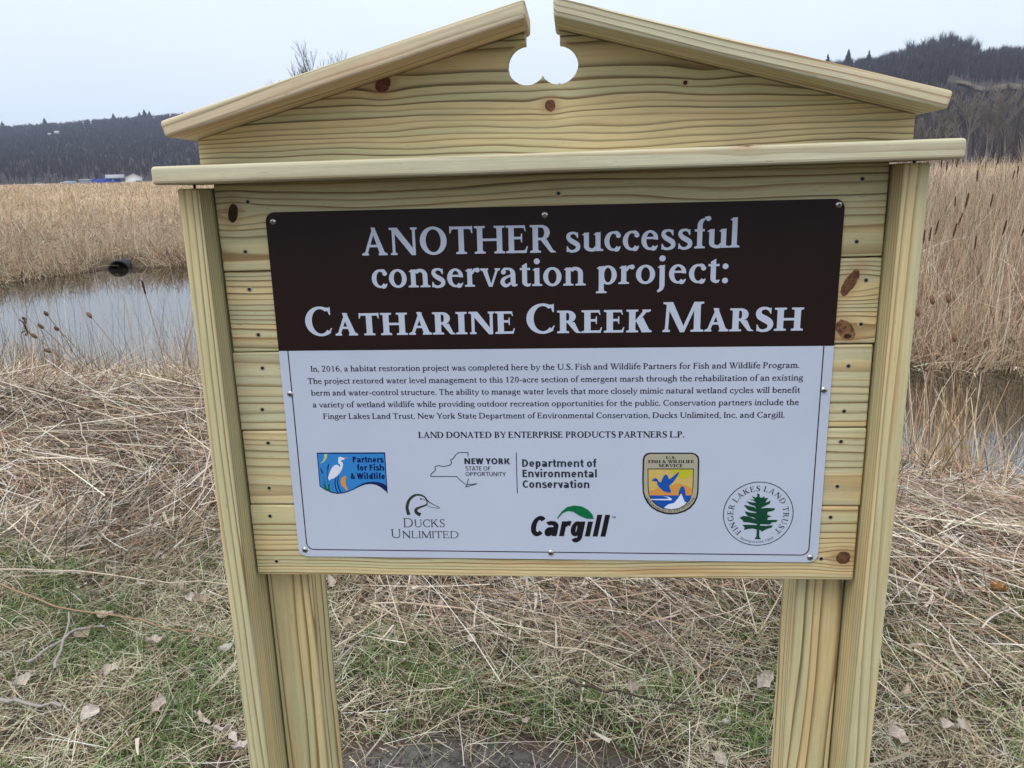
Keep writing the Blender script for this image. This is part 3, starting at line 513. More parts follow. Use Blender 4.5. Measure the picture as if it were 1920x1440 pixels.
cm = head_mesh('cattail_spike', .125, .0078); cm.materials.append(M_CAT); cm2 = head_mesh('cattail_spike', .12, .0085); cm2.materials.append(M_CAT)
TL = ['topmost left teasel head against the pond', 'brown teasel head left in the middle of the pond group', 'teasel head right in the middle of the pond group', 'teasel head farthest left over the pond', 'lowest teasel head over the pond, near the straw', 'dark teasel head standing apart on a long stalk right of the others over the pond']
for (h, b), lb in zip(TEASEL_L, TL): stalked('teasel', h, b, tm, 'seed_head', lb, 'teasel', 'dry teasels leaning over the pond', .05)
TR = ['left one of two upright brown teasel heads right of the sign', 'right one of two upright brown teasel heads right of the sign', 'teasel head half behind the right post', 'pale low teasel head right of the sign below the others']
for (h, b), lb in zip(TEASEL_R, TR): stalked('teasel', h, b, tm, 'seed_head', lb, 'teasel', 'dry teasels right of the sign', .05, bow=.02)
CLAB = {0: 'cattail spike upright high in the middle of the reeds right of the sign', 1: 'cattail spike upright right of the middle high in the reeds', 2: 'cattail spike closest to the right post, leftmost of a tight row of three', 3: 'cattail spike in the middle of the tight row of three by the right post', 4: 'cattail spike rightmost of the tight row of three by the right post', 5: 'cattail spike just right of the tight row of three', 6: 'cattail spike lowest of those among the nearer reeds', 7: 'longest dark cattail spike near the right edge of the view', 8: 'cattail spike snapped over sideways at the right edge of the reeds', 9: 'bent cattail spike leaning over above the nearer ones right of the sign', 10: 'small cattail spike at the reed tops nearest the right post', 11: 'small cattail spike at the reed tops just right of the one nearest the post', 12: 'cattail spike high in the reeds between the far tops and the middle ones', 13: 'small cattail spike at the far right of the reed tops', 14: 'small cattail spike just left and below the far right one', 15: 'cattail spike left of the upright middle one high in the reeds', 16: 'small cattail spike third from the post along the reed tops', 17: 'small cattail spike fifth from the post along the reed tops', 18: 'small cattail spike fourth from the post along the reed tops'}
for i, h in enumerate(CATTAIL):
    near = i < 10; b = (h[0]+random.uniform(-.15, .15), h[1]+random.uniform(-.02, .3))
    hh = (h[0]+(.0 if i not in (8, 9) else .1), h[1], h[2])
    o = stalked('cattail', hh, b, cm if near else cm2, 'spike', CLAB[i], 'cattail', 'cattails in the reeds right of the sign', .1, .0035, .0)
    if i in (8, 9):
        hd = o.children[1]; hd.rotation_quaternion = Vector((.8, 0, -.45)).normalized().to_track_quat('Z', 'Y')
stalked('cattail', CAT_L[0], (CAT_L[0][0]-.05, CAT_L[0][1]+.3), cm2, 'spike', 'thin dark cattail spike over the pond close to the left post', 'cattail', None, .1, .003, 0)
# ---------------------------------------------------------------- serif lettering, drawn stroke by stroke
CAP, XH, ASC, DESC = 660., 445., 705., -215.
def _dedupe(p):
    o = []
    for a in p:
        if not o or abs(a[0]-o[-1][0]) + abs(a[1]-o[-1][1]) > .4: o.append(a)
    if len(o) > 1 and abs(o[0][0]-o[-1][0]) + abs(o[0][1]-o[-1][1]) <= .4: o.pop()
    return o
class Pen:
    def __init__(s, w, h): s.w, s.h, s.P = w, h, []
    def poly(s, *p): s.P.append(_dedupe(list(p)))
    def rect(s, x0, y0, x1, y1): s.poly((x0, y0), (x1, y0), (x1, y1), (x0, y1))
    def para(s, x0, y0, x1, y1, d, d1=None):
        d1 = d if d1 is None else d1
        s.poly((x0, y0), (x0+d, y0), (x1+d1, y1), (x1, y1))
    def foot(s, x, w, y=0., l=1, r=1, up=1, o=None):
        t = s.h*.72; o = (38+.22*s.w) if o is None else o; b = 26
        s.poly((x-o*l, y), (x+w+o*r, y), (x+w+o*r, y+t*up), (x+w+.35*o*r, y+(t+7)*up), (x+w, y+(t+b)*up),
               (x, y+(t+b)*up), (x-.35*o*l, y+(t+7)*up), (x-o*l, y+t*up))
    def stem(s, x, y0, y1, w=None, b=(1, 1), t=(1, 1)):
        w = s.w if w is None else w
        s.rect(x, y0, x+w, y1)
        if b: s.foot(x, w, y0, b[0], b[1], 1)
        if t: s.foot(x, w, y1, t[0], t[1], -1)
    def flag(s, x, y, w=None):
        w = s.w if w is None else w
        s.poly((x-42, y-34), (x, y-18), (x+w, y+14), (x+w, y-30), (x, y-70), (x-8, y-58), (x-42, y-52))
    def arc(s, cx, cy, rx, ry, wx, wy, a0, a1, n=None, tilt=0.):
        n = n or max(5, int(abs(a1-a0)/14)); O, I = [], []
        for k in range(n+1):
            a = math.radians(a0+(a1-a0)*k/n); c, d = math.cos(a), math.sin(a)
            O.append((cx+rx*c, cy+ry*d)); b = a+math.radians(tilt)
            I.append((cx+(rx-wx)*math.cos(b), cy+(ry-wy)*math.sin(b)))
        s.P.append(O+I[::-1])
    def ring(s, cx, cy, rx, ry, wx, wy, tilt=7.):
        s.arc(cx, cy, rx, ry, wx, wy, -90, 90, 14, tilt); s.arc(cx, cy, rx, ry, wx, wy, 90, 270, 14, tilt)
    def dot(s, x, y, r): s.P.append([(x+r*math.cos(a*math.pi/6), y+r*math.sin(a*math.pi/6)) for a in range(12)])
    def stroke(s, pts, ws, sub=5):
        P, Wd = [], []; n = len(pts)
        for i in range(n-1):
            p0, p1, p2, p3 = pts[max(i-1, 0)], pts[i], pts[i+1], pts[min(i+2, n-1)]
            for k in range(sub + (i == n-2)):
                t = k/sub
                P.append(tuple(.5*((2*p1[j])+(-p0[j]+p2[j])*t+(2*p0[j]-5*p1[j]+4*p2[j]-p3[j])*t*t+(-p0[j]+3*p1[j]-3*p2[j]+p3[j])*t**3) for j in (0, 1)))
                Wd.append(ws[i]+(ws[i+1]-ws[i])*t)
        L, R = [], []
        for i, p in enumerate(P):
            a, b = P[max(i-1, 0)], P[min(i+1, len(P)-1)]
            dx, dy = b[0]-a[0], b[1]-a[1]; l = math.hypot(dx, dy) or 1; k = Wd[i]/2/l
            L.append((p[0]-dy*k, p[1]+dx*k)); R.append((p[0]+dy*k, p[1]-dx*k))
        s.P.append(L+R[::-1])

def serif_glyph(ch, W, H):
    """outline polygons and advance width of one letter; W stem, H hairline"""
    g = Pen(W, H); w, h, C, X = W, H, CAP, XH; wc = W*1.1; adv = 600
    if ch == ' ': return [], 225
    if ch == 'A':
        g.para(62, 0, 300, C, h*1.25); g.para(590-wc, 0, 352-wc*.72, C+14, wc*1.05, wc*.72); g.rect(150, C*.3, 470, C*.3+h)
        g.foot(62, h*1.25, o=46); g.foot(590-wc, wc*1.05, o=40); adv = 645
    elif ch == 'B':
        g.stem(62, 0, C, wc, (1, 0), (1, 0)); m = C*.53
        g.arc(270, (C+m)/2-h/2, 175, (C-m)/2+h/2, wc, h, -90, 90); g.rect(62+wc*.9, C-h, 272, C); g.rect(62+wc*.9, m-h, 292, m)
        g.arc(290, m/2, 205, m/2, wc*1.05, h, -90, 90); g.rect(62+wc*.9, 0, 292, h); adv = 540
    elif ch in 'CG':
        g.arc(355, C/2, 325, C/2+12, wc*1.1, h*1.05, 48, 312 if ch == 'C' else 318, 20, 5)
        g.poly((545, C-20), (575, C+6), (575, C-185), (553, C-185), (520, C-90), (470, C-40), (500, C-15)); adv = 625
        if ch == 'C': g.poly((470, 25), (545, 70), (592, 170), (572, 178), (525, 105), (462, 55))
        else: g.stem(505, 20, 285, wc, None, (1, 1)); g.poly((455, 20), (600-wc*.1, 45), (505+wc, 100), (505, 95), (455, 55)); adv = 680
    elif ch == 'D':
        g.stem(62, 0, C, wc, (1, 0), (1, 0)); g.arc(300, C/2, 355, C/2, wc*1.1, h, -90, 90, 14, 4); g.rect(62+wc*.9, 0, 303, h); g.rect(62+wc*.9, C-h, 303, C); adv = 695
    elif ch in 'EF':
        g.stem(62, 0, C, wc, (1, 0) if ch == 'E' else (1, 1), (1, 0)); g.rect(62+wc*.9, C-h, 450, C)
        g.poly((450, C), (475, C-140), (452, C-140), (425, C-65), (380, C-h), (380, C)); g.rect(62+wc*.9, C*.5, 370, C*.5+h)
        g.poly((385, C*.5-75), (385, C*.5+h+75), (362, C*.5+h+75), (348, C*.5+h), (348, C*.5), (362, C*.5-75))
        if ch == 'E':
            g.rect(62+wc*.9, 0, 470, h); g.poly((400, 0), (482, 0), (515, 160), (490, 160), (455, 75), (400, h)); adv = 545
        else: adv = 500
    elif ch == 'H':
        g.stem(62, 0, C, wc); g.stem(660-wc, 0, C, wc); g.rect(62+wc, C*.5-h*.5, 662-wc, C*.5+h*.5); adv = 725
    elif ch == 'I': g.stem(70, 0, C, wc); adv = 70+wc+68
    elif ch == 'K':
        g.stem(62, 0, C, wc); g.para(62+wc*.8, 300, 445, C, h*1.5, h*1.6); g.foot(440, h*1.8, C, up=-1, o=42)
        g.poly((230, 352), (230+wc*1.15, 430), (610, 0), (610-wc*1.35, 0)); g.foot(610-wc*1.3, wc*1.2, l=.5, o=42); adv = 655
    elif ch == 'L':
        g.stem(62, 0, C, wc, (1, 0)); g.rect(62+wc*.9, 0, 440, h); g.poly((390, 0), (455, 0), (490, 165), (465, 165), (430, 75), (390, h)); adv = 520
    elif ch == 'M':
        g.para(58, 0, 92, C, h*1.15); g.foot(58, h*1.15, o=44); g.stem(690-wc*.4, 0, C, wc, (1, 1), (0, 1))
        g.poly((60, C), (92+wc*.95, C), (408+wc*.25, 105), (408, -8), (365, -8), (88, C-60)); g.foot(88, wc*.5, C, 1, 0, -1)
        g.para(375, -8, 690-wc*.4, C, h*1.3); adv = 750+wc*.55
    elif ch == 'N':
        g.rect(96, 0, 96+h*1.15, C); g.foot(96, h*1.15, o=46); g.rect(590, 0-8, 590+h*1.15, C); g.foot(590, h*1.15, C, up=-1, o=46)
        g.poly((60, C), (96+wc*1.0, C), (590+h*1.15, 70), (590+h*1.15, -10), (560, -10), (90, C-55)); g.foot(96, 6, C, 1, 0, -1); adv = 715
    elif ch == 'O': g.ring(352, C/2, 325, C/2+13, wc*1.1, h*1.1); adv = 704
    elif ch in 'PR':
        g.stem(62, 0, C, wc, (1, 1), (1, 0)); m = C*.45
        g.arc(270, (C+m)/2, 200, (C-m)/2, wc*1.02, h, -90, 90); g.rect(62+wc*.9, C-h, 272, C); g.rect(62+wc*.9, m, 272, m+h); adv = 520
        if ch == 'R': g.poly((240, m+20), (240+wc*1.2, m+20), (545, 60), (610, 18), (610, 0), (500, 0), (505-wc*.3, 20)); adv = 600
    elif ch == 'S':
        g.stroke([(405, 500), (370, 612), (265, 655), (150, 620), (105, 520), (150, 415), (260, 345), (375, 262), (415, 165), (365, 55), (240, 8), (125, 40), (80, 165)],
                 [10, h*1.1, h*1.05, h*1.5, wc*.9, wc*1.12, wc*1.2, wc*1.15, wc*.9, h*1.5, h*1.05, h*1.2, 12]); adv = 495
        g.poly((400, C+5), (425, C+5), (425, 490), (402, 490), (375, 590)); g.poly((65, -5), (90, -5), (120, 75), (88, 185), (62, 185))
    elif ch == 'T':
        g.stem(295-wc/2, 0, C-5, wc, (1, 1), None); g.rect(40, C-h*1.05, 550, C)
        g.poly((22, C+10), (62, C), (130, C-h), (70, C-75), (46, C-160), (20, C-160)); g.poly((568, C+10), (528, C), (460, C-h), (520, C-75), (544, C-160), (570, C-160)); adv = 590
    elif ch == 'U':
        g.rect(95, 200, 95+wc, C); g.foot(95, wc, C, up=-1); g.rect(560, 200, 560+h*1.15, C); g.foot(560, h*1.15, C, up=-1, o=46)
        g.arc((95+560+h*1.15)/2, 205, (560+h*1.15-95)/2, 217, wc*.0+h*1.2, h*1.35, 180, 360); g.arc(95+170, 205, 170, 190, wc, h, 180, 265); adv = 695
    elif ch in 'VWY':
        if ch == 'V':
            g.para(270, -8, 55, C, wc*.6, wc*1.1); g.para(270+wc*.25, -8, 555, C, h*1.0, h*1.2); g.foot(58, wc*1.05, C, up=-1); g.foot(556, h*1.15, C, up=-1, o=42); adv = 640
        elif ch == 'W':
            for x in (0, 300): g.para(250+x, -8, 60+x, C, wc*.6, wc*1.05); g.para(250+x+wc*.25, -8, 410+x+(0 if x == 0 else 80), C, h, h*1.2)
            g.foot(60, wc*1.05, C, up=-1); g.foot(360, wc*1.05, C, up=-1); g.foot(790, h*1.2, C, up=-1, o=42); adv = 880
        else:
            g.stem(275, 0, 300, wc, (1, 1), None); g.para(275, 290, 45, C, wc, wc*1.05); g.para(285+wc*.5, 290, 520, C, h*1.2); g.foot(48, wc, C, up=-1); g.foot(520, h*1.2, C, up=-1, o=42); adv = 600
    elif ch == '&':
        g.ring(265, 520, 130, 142, w*.8, h*1.1); g.arc(260, 190, 220, 200, w, h*1.2, 100, 320, 14)
        g.poly((190, 470), (190+w*1.1, 470), (640, 0), (500, 0)); g.stroke([(395, 45), (500, 150), (545, 330)], [h, h, h]); g.rect(470, 325, 625, 325+h*.8); adv = 690
    # ---- lower case
    elif ch == 'a':
        g.rect(270, 60, 270+w, 300); g.arc(225, 300, 45+w, X-290, w, h, 0, 115); g.dot(100, 350, w*.52)
        g.stroke([(95, 360), (125, 425), (215, X-h*.4)], [w*.6, h*1.1, h]); g.stroke([(275, 265), (175, 225), (95, 170), (75, 95), (130, 20), (205, 30), (275, 85)], [h, h*1.1, w*.75, w*.95, h*1.6, h*1.3, h])
        g.poly((270, 70), (270+w*.3, 5), (270+w*.9, -10), (270+w+55, 30), (270+w+50, 50), (270+w, 55), (270+w, 100)); adv = 300+w+42
    elif ch in 'bdpq':
        if ch == 'b': g.rect(72, 20, 72+w, ASC-15); g.flag(72, ASC-18); g.ring(282, X/2, 205, X/2+10, w, h); g.poly((72, 80), (72, -8), (95, -8), (72+w, 30), (72+w, 80)); adv = 515
        if ch == 'd': g.rect(360, 60, 360+w, ASC-15); g.flag(360, ASC-18); g.ring(242, X/2, 205, X/2+10, w, h); g.foot(360, w, 0, 0, 1); g.rect(360, 0, 360+w, 70); adv = 380+w+52
        if ch == 'p': g.rect(78, DESC, 78+w, X-10); g.foot(78, w, DESC); g.flag(78, X-12); g.ring(290, X/2, 205, X/2+10, w, h); adv = 525
        if ch == 'q': g.rect(360, DESC, 360+w, X); g.foot(360, w, DESC); g.ring(242, X/2, 205, X/2+10, w, h); adv = 500
    elif ch == 'c':
        g.arc(245, X/2, 212, X/2+10, w, h*1.05, 55, 315, 16, 5); g.dot(362, X-95, w*.5); g.stroke([(285, X-8), (345, X-35), (372, X-95)], [h, h*1.3, w*.6])
        g.stroke([(280, 8), (350, 25), (410, 100)], [h*1.2, h*1.5, 14]); adv = 432
    elif ch == 'e':
        g.arc(242, X/2, 208, X/2+10, w, h*1.05, 75, 312, 16, 5); g.arc(230, X/2+45, 195, X/2-37, w*.85, h, -12, 95, 8); g.rect(70, X/2+25, 420, X/2+25+h*.95)
        g.stroke([(280, 8), (350, 25), (418, 100)], [h*1.2, h*1.5, 14]); adv = 455
    elif ch == 'f':
        g.stem(95, 0, X+80, w, (1, 1), None); g.arc(95+165, X+78, 165, 172, w, h*1.05, 88, 180, 8); g.dot(345, ASC-22, w*.5); g.stroke([(262, ASC-5), (310, ASC-2), (350, ASC-25)], [h*.9, h*1.1, w*.7]); g.rect(35, X-h, 265, X); adv = 300
    elif ch == 'g':
        g.ring(222, 300, 168, 155, w*.9, h); g.stroke([(350, 395), (400, 425), (450, 412)], [h, h*1.2, w*.55])
        g.stroke([(120, 190), (75, 130), (105, 78), (230, 60), (360, 45), (415, -40), (350, -150), (200, -192), (75, -150), (60, -75), (130, -10)], [h, h*1.2, w*.75, w*.85, w*.9, w*.85, h*1.2, h, w*.6, w*.6, h]); adv = 462
    elif ch in 'hnmru':
        x = 72
        if ch == 'u':
            g.rect(x, 90, x+w, X-8); g.flag(x, X-12); g.arc(x+w*.5+130, 120, w*.5+130, 130, w, h*1.4, 180, 300, 8); g.rect(345, 20, 345+w, X-8); g.flag(345, X-12); g.foot(345, w, 0, 0, 1); g.rect(345, 0, 345+w, 40)
            g.stroke([(255, 22), (310, 50), (350, 100)], [h, h, h]); adv = 345+w+58
        else:
            top = ASC-15 if ch == 'h' else X-8
            g.stem(x, 0, top, w, (1, 1), None); g.flag(x, top-3)
            if ch == 'r':
                g.stroke([(x+w-6, X-130), (x+w+60, X-35), (x+w+130, X-25)], [h*.9, h*1.3, w*.5]); g.dot(x+w+132, X-38, w*.5); adv = x+w+190
            else:
                k = 2 if ch == 'm' else 1; x1 = x
                for i in range(k):
                    x2 = x1+w+(175 if ch != 'm' else 165); rx = (x2+w-x1-w*.4)/2
                    g.arc(x2+w-rx, X-150, rx, 162, w, h*1.5, 0, 150, 10); g.stem(x2, 0, X-148, w, (1, 1), None); x1 = x2
                adv = x1+w+58
    elif ch in 'ijl':
        x = 72
        if ch == 'j': g.rect(x, -60, x+w, X-8); g.flag(x, X-12); g.stroke([(x+w*.5, -50), (x+w*.3, -135), (x-45, -200)], [w, w*.75, h*.8]); g.dot(x+w/2, 600, w*.62); adv = x+w+62
        else:
            top = ASC-15 if ch == 'l' else X-8; g.stem(x, 0, top, w, (1, 1), None); g.flag(x, top-3); adv = x+w+60
            if ch == 'i': g.dot(x+w/2, 600, w*.62)
    elif ch == 'k':
        g.stem(72, 0, ASC-15, w, (1, 1), None); g.flag(72, ASC-18); g.para(72+w*.8, 205, 340, X, h*1.4, h*1.6); g.foot(335, h*1.8, X, up=-1, o=38); g.poly((200, 245), (200+w, 310), (490, 0), (490-w*1.5, 0)); g.foot(490-w*1.3, w, l=.5, o=40); adv = 510
    elif ch == 'o': g.ring(250, X/2, 220, X/2+11, w, h*1.1); adv = 500
    elif ch == 's':
        g.stroke([(305, 325), (275, 415), (195, X-6), (110, 405), (95, 335), (150, 265), (240, 210), (315, 150), (310, 60), (205, 8), (110, 30), (70, 120)],
                 [10, h*1.1, h, w*.7, w*.85, w*.95, w, w*.95, w*.8, h*1.1, h*1.2, 12]); g.poly((300, X+4), (322, X+4), (325, 320), (302, 320), (280, 400)); g.poly((52, -4), (76, -4), (100, 50), (78, 130), (54, 130)); adv = 390
    elif ch == 't':
        g.rect(92, 85, 92+w, X+20); g.poly((92, X), (92+w, X), (92+w, X+125), (92, X+55)); g.rect(38, X-h, 285, X); g.arc(92+w*.5+75, 95, w*.5+75, 106, w, h*1.3, 180, 290, 8); g.stroke([(200, 12), (255, 30), (298, 62)], [h*1.2, h*1.2, 12]); adv = 318
    elif ch in 'vwy':
        if ch == 'w':
            for x in (0, 215): g.para(185+x, -6, 48+x, X, w*.6, w); g.para(185+x+w*.2, -6, 300+x+(0 if x == 0 else 55), X, h, h*1.1)
            g.foot(48, w, X, up=-1, o=34); g.foot(263, w, X, up=-1, o=34); g.foot(570, h, X, up=-1, o=36); adv = 650
        else:
            g.para(215, -6, 48, X, w*.6, w*1.05); g.para(215+w*.25, -6, 400, X, h, h*1.1); g.foot(48, w*1.05, X, up=-1, o=36); g.foot(400, h*1.1, X, up=-1, o=36); adv = 475
            if ch == 'y': g.stroke([(215+w*.4, 10), (175, -110), (105, -190), (50, -185)], [h*1.3, h*1.3, w*.7, w*.8])
    elif ch == 'x':
        g.para(430-w*1.2, 0, 50, X, w*1.1); g.para(60, 0, 340, X, h*1.2); g.foot(430-w*1.2, w*1.1, o=34); g.foot(50, w*1.1, X, up=-1, o=34); g.foot(60, h, o=36); g.foot(345, h, X, up=-1, o=36); adv = 480
    elif ch == 'z': g.rect(50, 0, 390, h); g.rect(50, X-h, 390, X); g.para(50, h*.5, 390-w, X-h*.5, w); adv = 430
    elif ch in '.:': g.dot(105, 45, 24+w*.38); adv = 205; (ch == ':') and g.dot(105, 385, 24+w*.38)
    elif ch == ',': g.dot(100, 45, 22+w*.35); g.stroke([(110, 40), (115, -40), (65, -125)], [w*.7, w*.55, 10]); adv = 205
    elif ch == '-': g.rect(40, 190, 270, 190+h*1.4); adv = 310
    elif ch == '0': g.ring(245, 325, 205, 337, w, h); adv = 490
    elif ch == '1': g.stem(210, 0, 650, w, (1, 1), None); g.poly((110, 560), (210, 620), (210+w, 660), (210+w, 600), (210, 560), (110, 540)); adv = 490
    elif ch == '2': g.stroke([(80, 505), (130, 620), (235, 650), (345, 580), (350, 450), (270, 300), (75, 40)], [h, h*1.3, h*1.3, w*.95, w, w*.8, h]); g.rect(60, 0, 420, w*.75); adv = 490
    elif ch in '69':
        f = (lambda x, y: (x, y)) if ch == '6' else (lambda x, y: (490-x, 650-y))
        g.ring(*f(255, 200), 195, 210, w, h); g.stroke([f(90, 230), f(110, 430), (f(210, 580)), f(370, 650)], [w, w, w*.75, h*.8]); adv = 490
    elif ch == '8': g.ring(245, 490, 155, 165, w*.85, h); g.ring(245, 175, 195, 188, w, h); adv = 490
    return g.P, adv
def sans_glyph(ch, w):
    """bold upright sans letters in the same units as the serif ones"""
    g = Pen(w, w*.8); h = w*.80; C, X = CAP, 495.; x = 60; adv = 560
    def V(x, y0, y1): g.rect(x, y0, x+w, y1)
    def bowl(cx, cy, rx, ry): g.ring(cx, cy, rx, ry, w, h, 0)
    if ch == ' ': return [], 190
    if ch == 'A': g.para(15, 0, 225, C, w*1.05); g.para(540-w, 0, 275, C, w*1.05, w*.9); g.rect(130, 150, 430, 150+h); adv = 565
    elif ch == 'C': g.arc(320, C/2, 270, C/2+10, w*1.05, h, 45, 315, 20); adv = 545
    elif ch == 'D': V(x, 0, C); g.arc(250, C/2, 300, C/2, w*1.05, h, -90, 90, 14); g.rect(x+w*.9, 0, 252, h); g.rect(x+w*.9, C-h, 252, C); adv = 600
    elif ch in 'EF':
        V(x, 0, C); g.rect(x+w*.9, C-h, 440, C); g.rect(x+w*.9, C*.5-h*.3, 410, C*.5+h*.7); adv = 475
        if ch == 'E': g.rect(x+w*.9, 0, 445, h)
    elif ch == 'I': V(x, 0, C); adv = w+120
    elif ch == 'K': V(x, 0, C); g.para(x+w*.9, 270, 400, C, w*1.1, w*1.15); g.para(440, 0, 200, 380, w*1.15); adv = 600
    elif ch == 'M': V(x, 0, C); V(600, 0, C); g.poly((x+w*.5, C), (x+w*1.2, C), (330+w*.75, 140), (330, 0+60), (x+w*.9, C-150)); g.poly((600+w*.5, C), (600-w*.2, C), (330+w*.2, 140), (330+w*.6, 60), (600+w*.1, C-150)); adv = 660+w
    elif ch == 'N': V(x, 0, C); V(465, 0, C); g.poly((x, C), (x+w*1.1, C), (465+w, 0), (465-w*.1, 0)); adv = 525+w
    elif ch == 'O': bowl(345, C/2, 305, C/2+10); adv = 690
    elif ch in 'PR':
        V(x, 0, C); g.arc(270, C*.72, 195, C*.28, w, h, -90, 90); g.rect(x+w*.9, C-h, 272, C); g.rect(x+w*.9, C*.44, 272, C*.44+h); adv = 510
        if ch == 'R': g.para(495-w*1.0, 0, 240, C*.48, w*1.15); adv = 560
    elif ch == 'S': g.stroke([(420, 560), (340, 620), (240, C-h*.4), (110, 590), (90, 480), (160, 385), (300, 320), (410, 240), (410, 110), (320, 25), (210, h*.35), (60, 80)], [h, h, h*1.05, w, w, w, w, w, w, h*1.05, h, h]); adv = 500
    elif ch == 'T': V(250-w/2, 0, C-h*.5); g.rect(15, C-h, 485, C); adv = 500
    elif ch == 'U': V(x, 200, C); V(430, 200, C); g.arc((x+430+w)/2, 210, (430+w-x)/2, 220, w, h, 180, 360, 14); adv = 490+w
    elif ch == 'W':
        for k in (0, 300): g.para(130+k, 0, 10+k, C, w*1.05, w*.98); g.para(130+k, 0, 270+k+(0 if k == 0 else 40), C, w*1.05, w*.98)
        adv = 620+w
    elif ch == 'Y': V(260-w/2, 0, 290); g.para(260-w/2, 260, 5, C, w, w*1.05); g.para(260-w/2, 260, 515-w, C, w, w*1.05); adv = 520
    elif ch == '&': bowl(270, 500, 150, 160); g.arc(250, 190, 220, 200, w, h, 100, 330, 14); g.poly((150, 430), (150+w*1.1, 470), (590, 0), (590-w*1.3, 0)); g.stroke([(420, 70), (500, 190), (520, 300)], [w*.8, w*.8, w*.8]); adv = 600
    elif ch == 'a': V(330, 0, 330); g.arc(230, 320, 100+w, X-310, w, h, 0, 135, 9); g.ring(205, 145, 155, 155, w*.95, h, 0); g.rect(200, 300-h, 335, 300); adv = 385+w
    elif ch == 'd': V(330, 0, 720); bowl(240, X/2, 195, X/2+8); adv = 385+w
    elif ch == 'p': V(x, -200, X); bowl(275, X/2, 195, X/2+8); adv = 515
    elif ch == 'g': V(330, 0, X); bowl(240, X/2+5, 195, X/2+3); g.arc(330+w-190, 0, 190, 205, w, h, -150, 0, 9); adv = 385+w
    elif ch == 'e': g.arc(250, X/2, 205, X/2+8, w, h, 0, 320, 20); g.rect(60, X/2-h*.5, 450, X/2+h*.35); adv = 500
    elif ch == 'f': V(85, 0, 560); g.arc(85+150, 560, 150, 168, w, h, 90, 180, 7); g.rect(225, 728-h, 300, 728); g.rect(15, X-h, 285, X); adv = 305
    elif ch in 'hnm':
        V(x, 0, 720 if ch == 'h' else X); x1 = x
        for k in range(2 if ch == 'm' else 1): x2 = x1+w+150; rx = (x2+w-x1-w*.2)/2; g.arc(x2+w-rx, X-160, rx, 170, w, h, 0, 160, 10); V(x2, 0, X-158); x1 = x2
        adv = x1+w+55
    elif ch in 'ilı': V(x, 0, 720 if ch == 'l' else X); adv = w+115; (ch == 'i') and g.rect(x, 600, x+w, 600+w)
    elif ch == 'o': bowl(260, X/2, 215, X/2+8); adv = 520
    elif ch == 'r': V(x, 0, X); g.stroke([(x+w*.8, X-150), (x+w*1.2, X-70), (x+w+150, X-h*.5)], [w*.8, w*.9, w*.9]); adv = x+w+165
    elif ch == 's': g.stroke([(350, 425), (270, X-h*.4), (160, X-h*.5), (95, 400), (130, 300), (250, 250), (345, 180), (320, 60), (200, h*.4), (55, 55)], [h, h, h, w*.85, w*.85, w*.85, w*.9, w*.9, h, h]); adv = 415
    elif ch == 't': V(90, 110, 640); g.arc(90+150, 140, 150, 145, w, h, 180, 275, 7); g.rect(20, X-h, 300, X); g.rect(235, -5, 300, h-5); adv = 325
    elif ch == 'v': g.para(200, 0, 10, X, w*1.0); g.para(200, 0, 440-w, X, w*1.0); adv = 450
    return g.P, adv
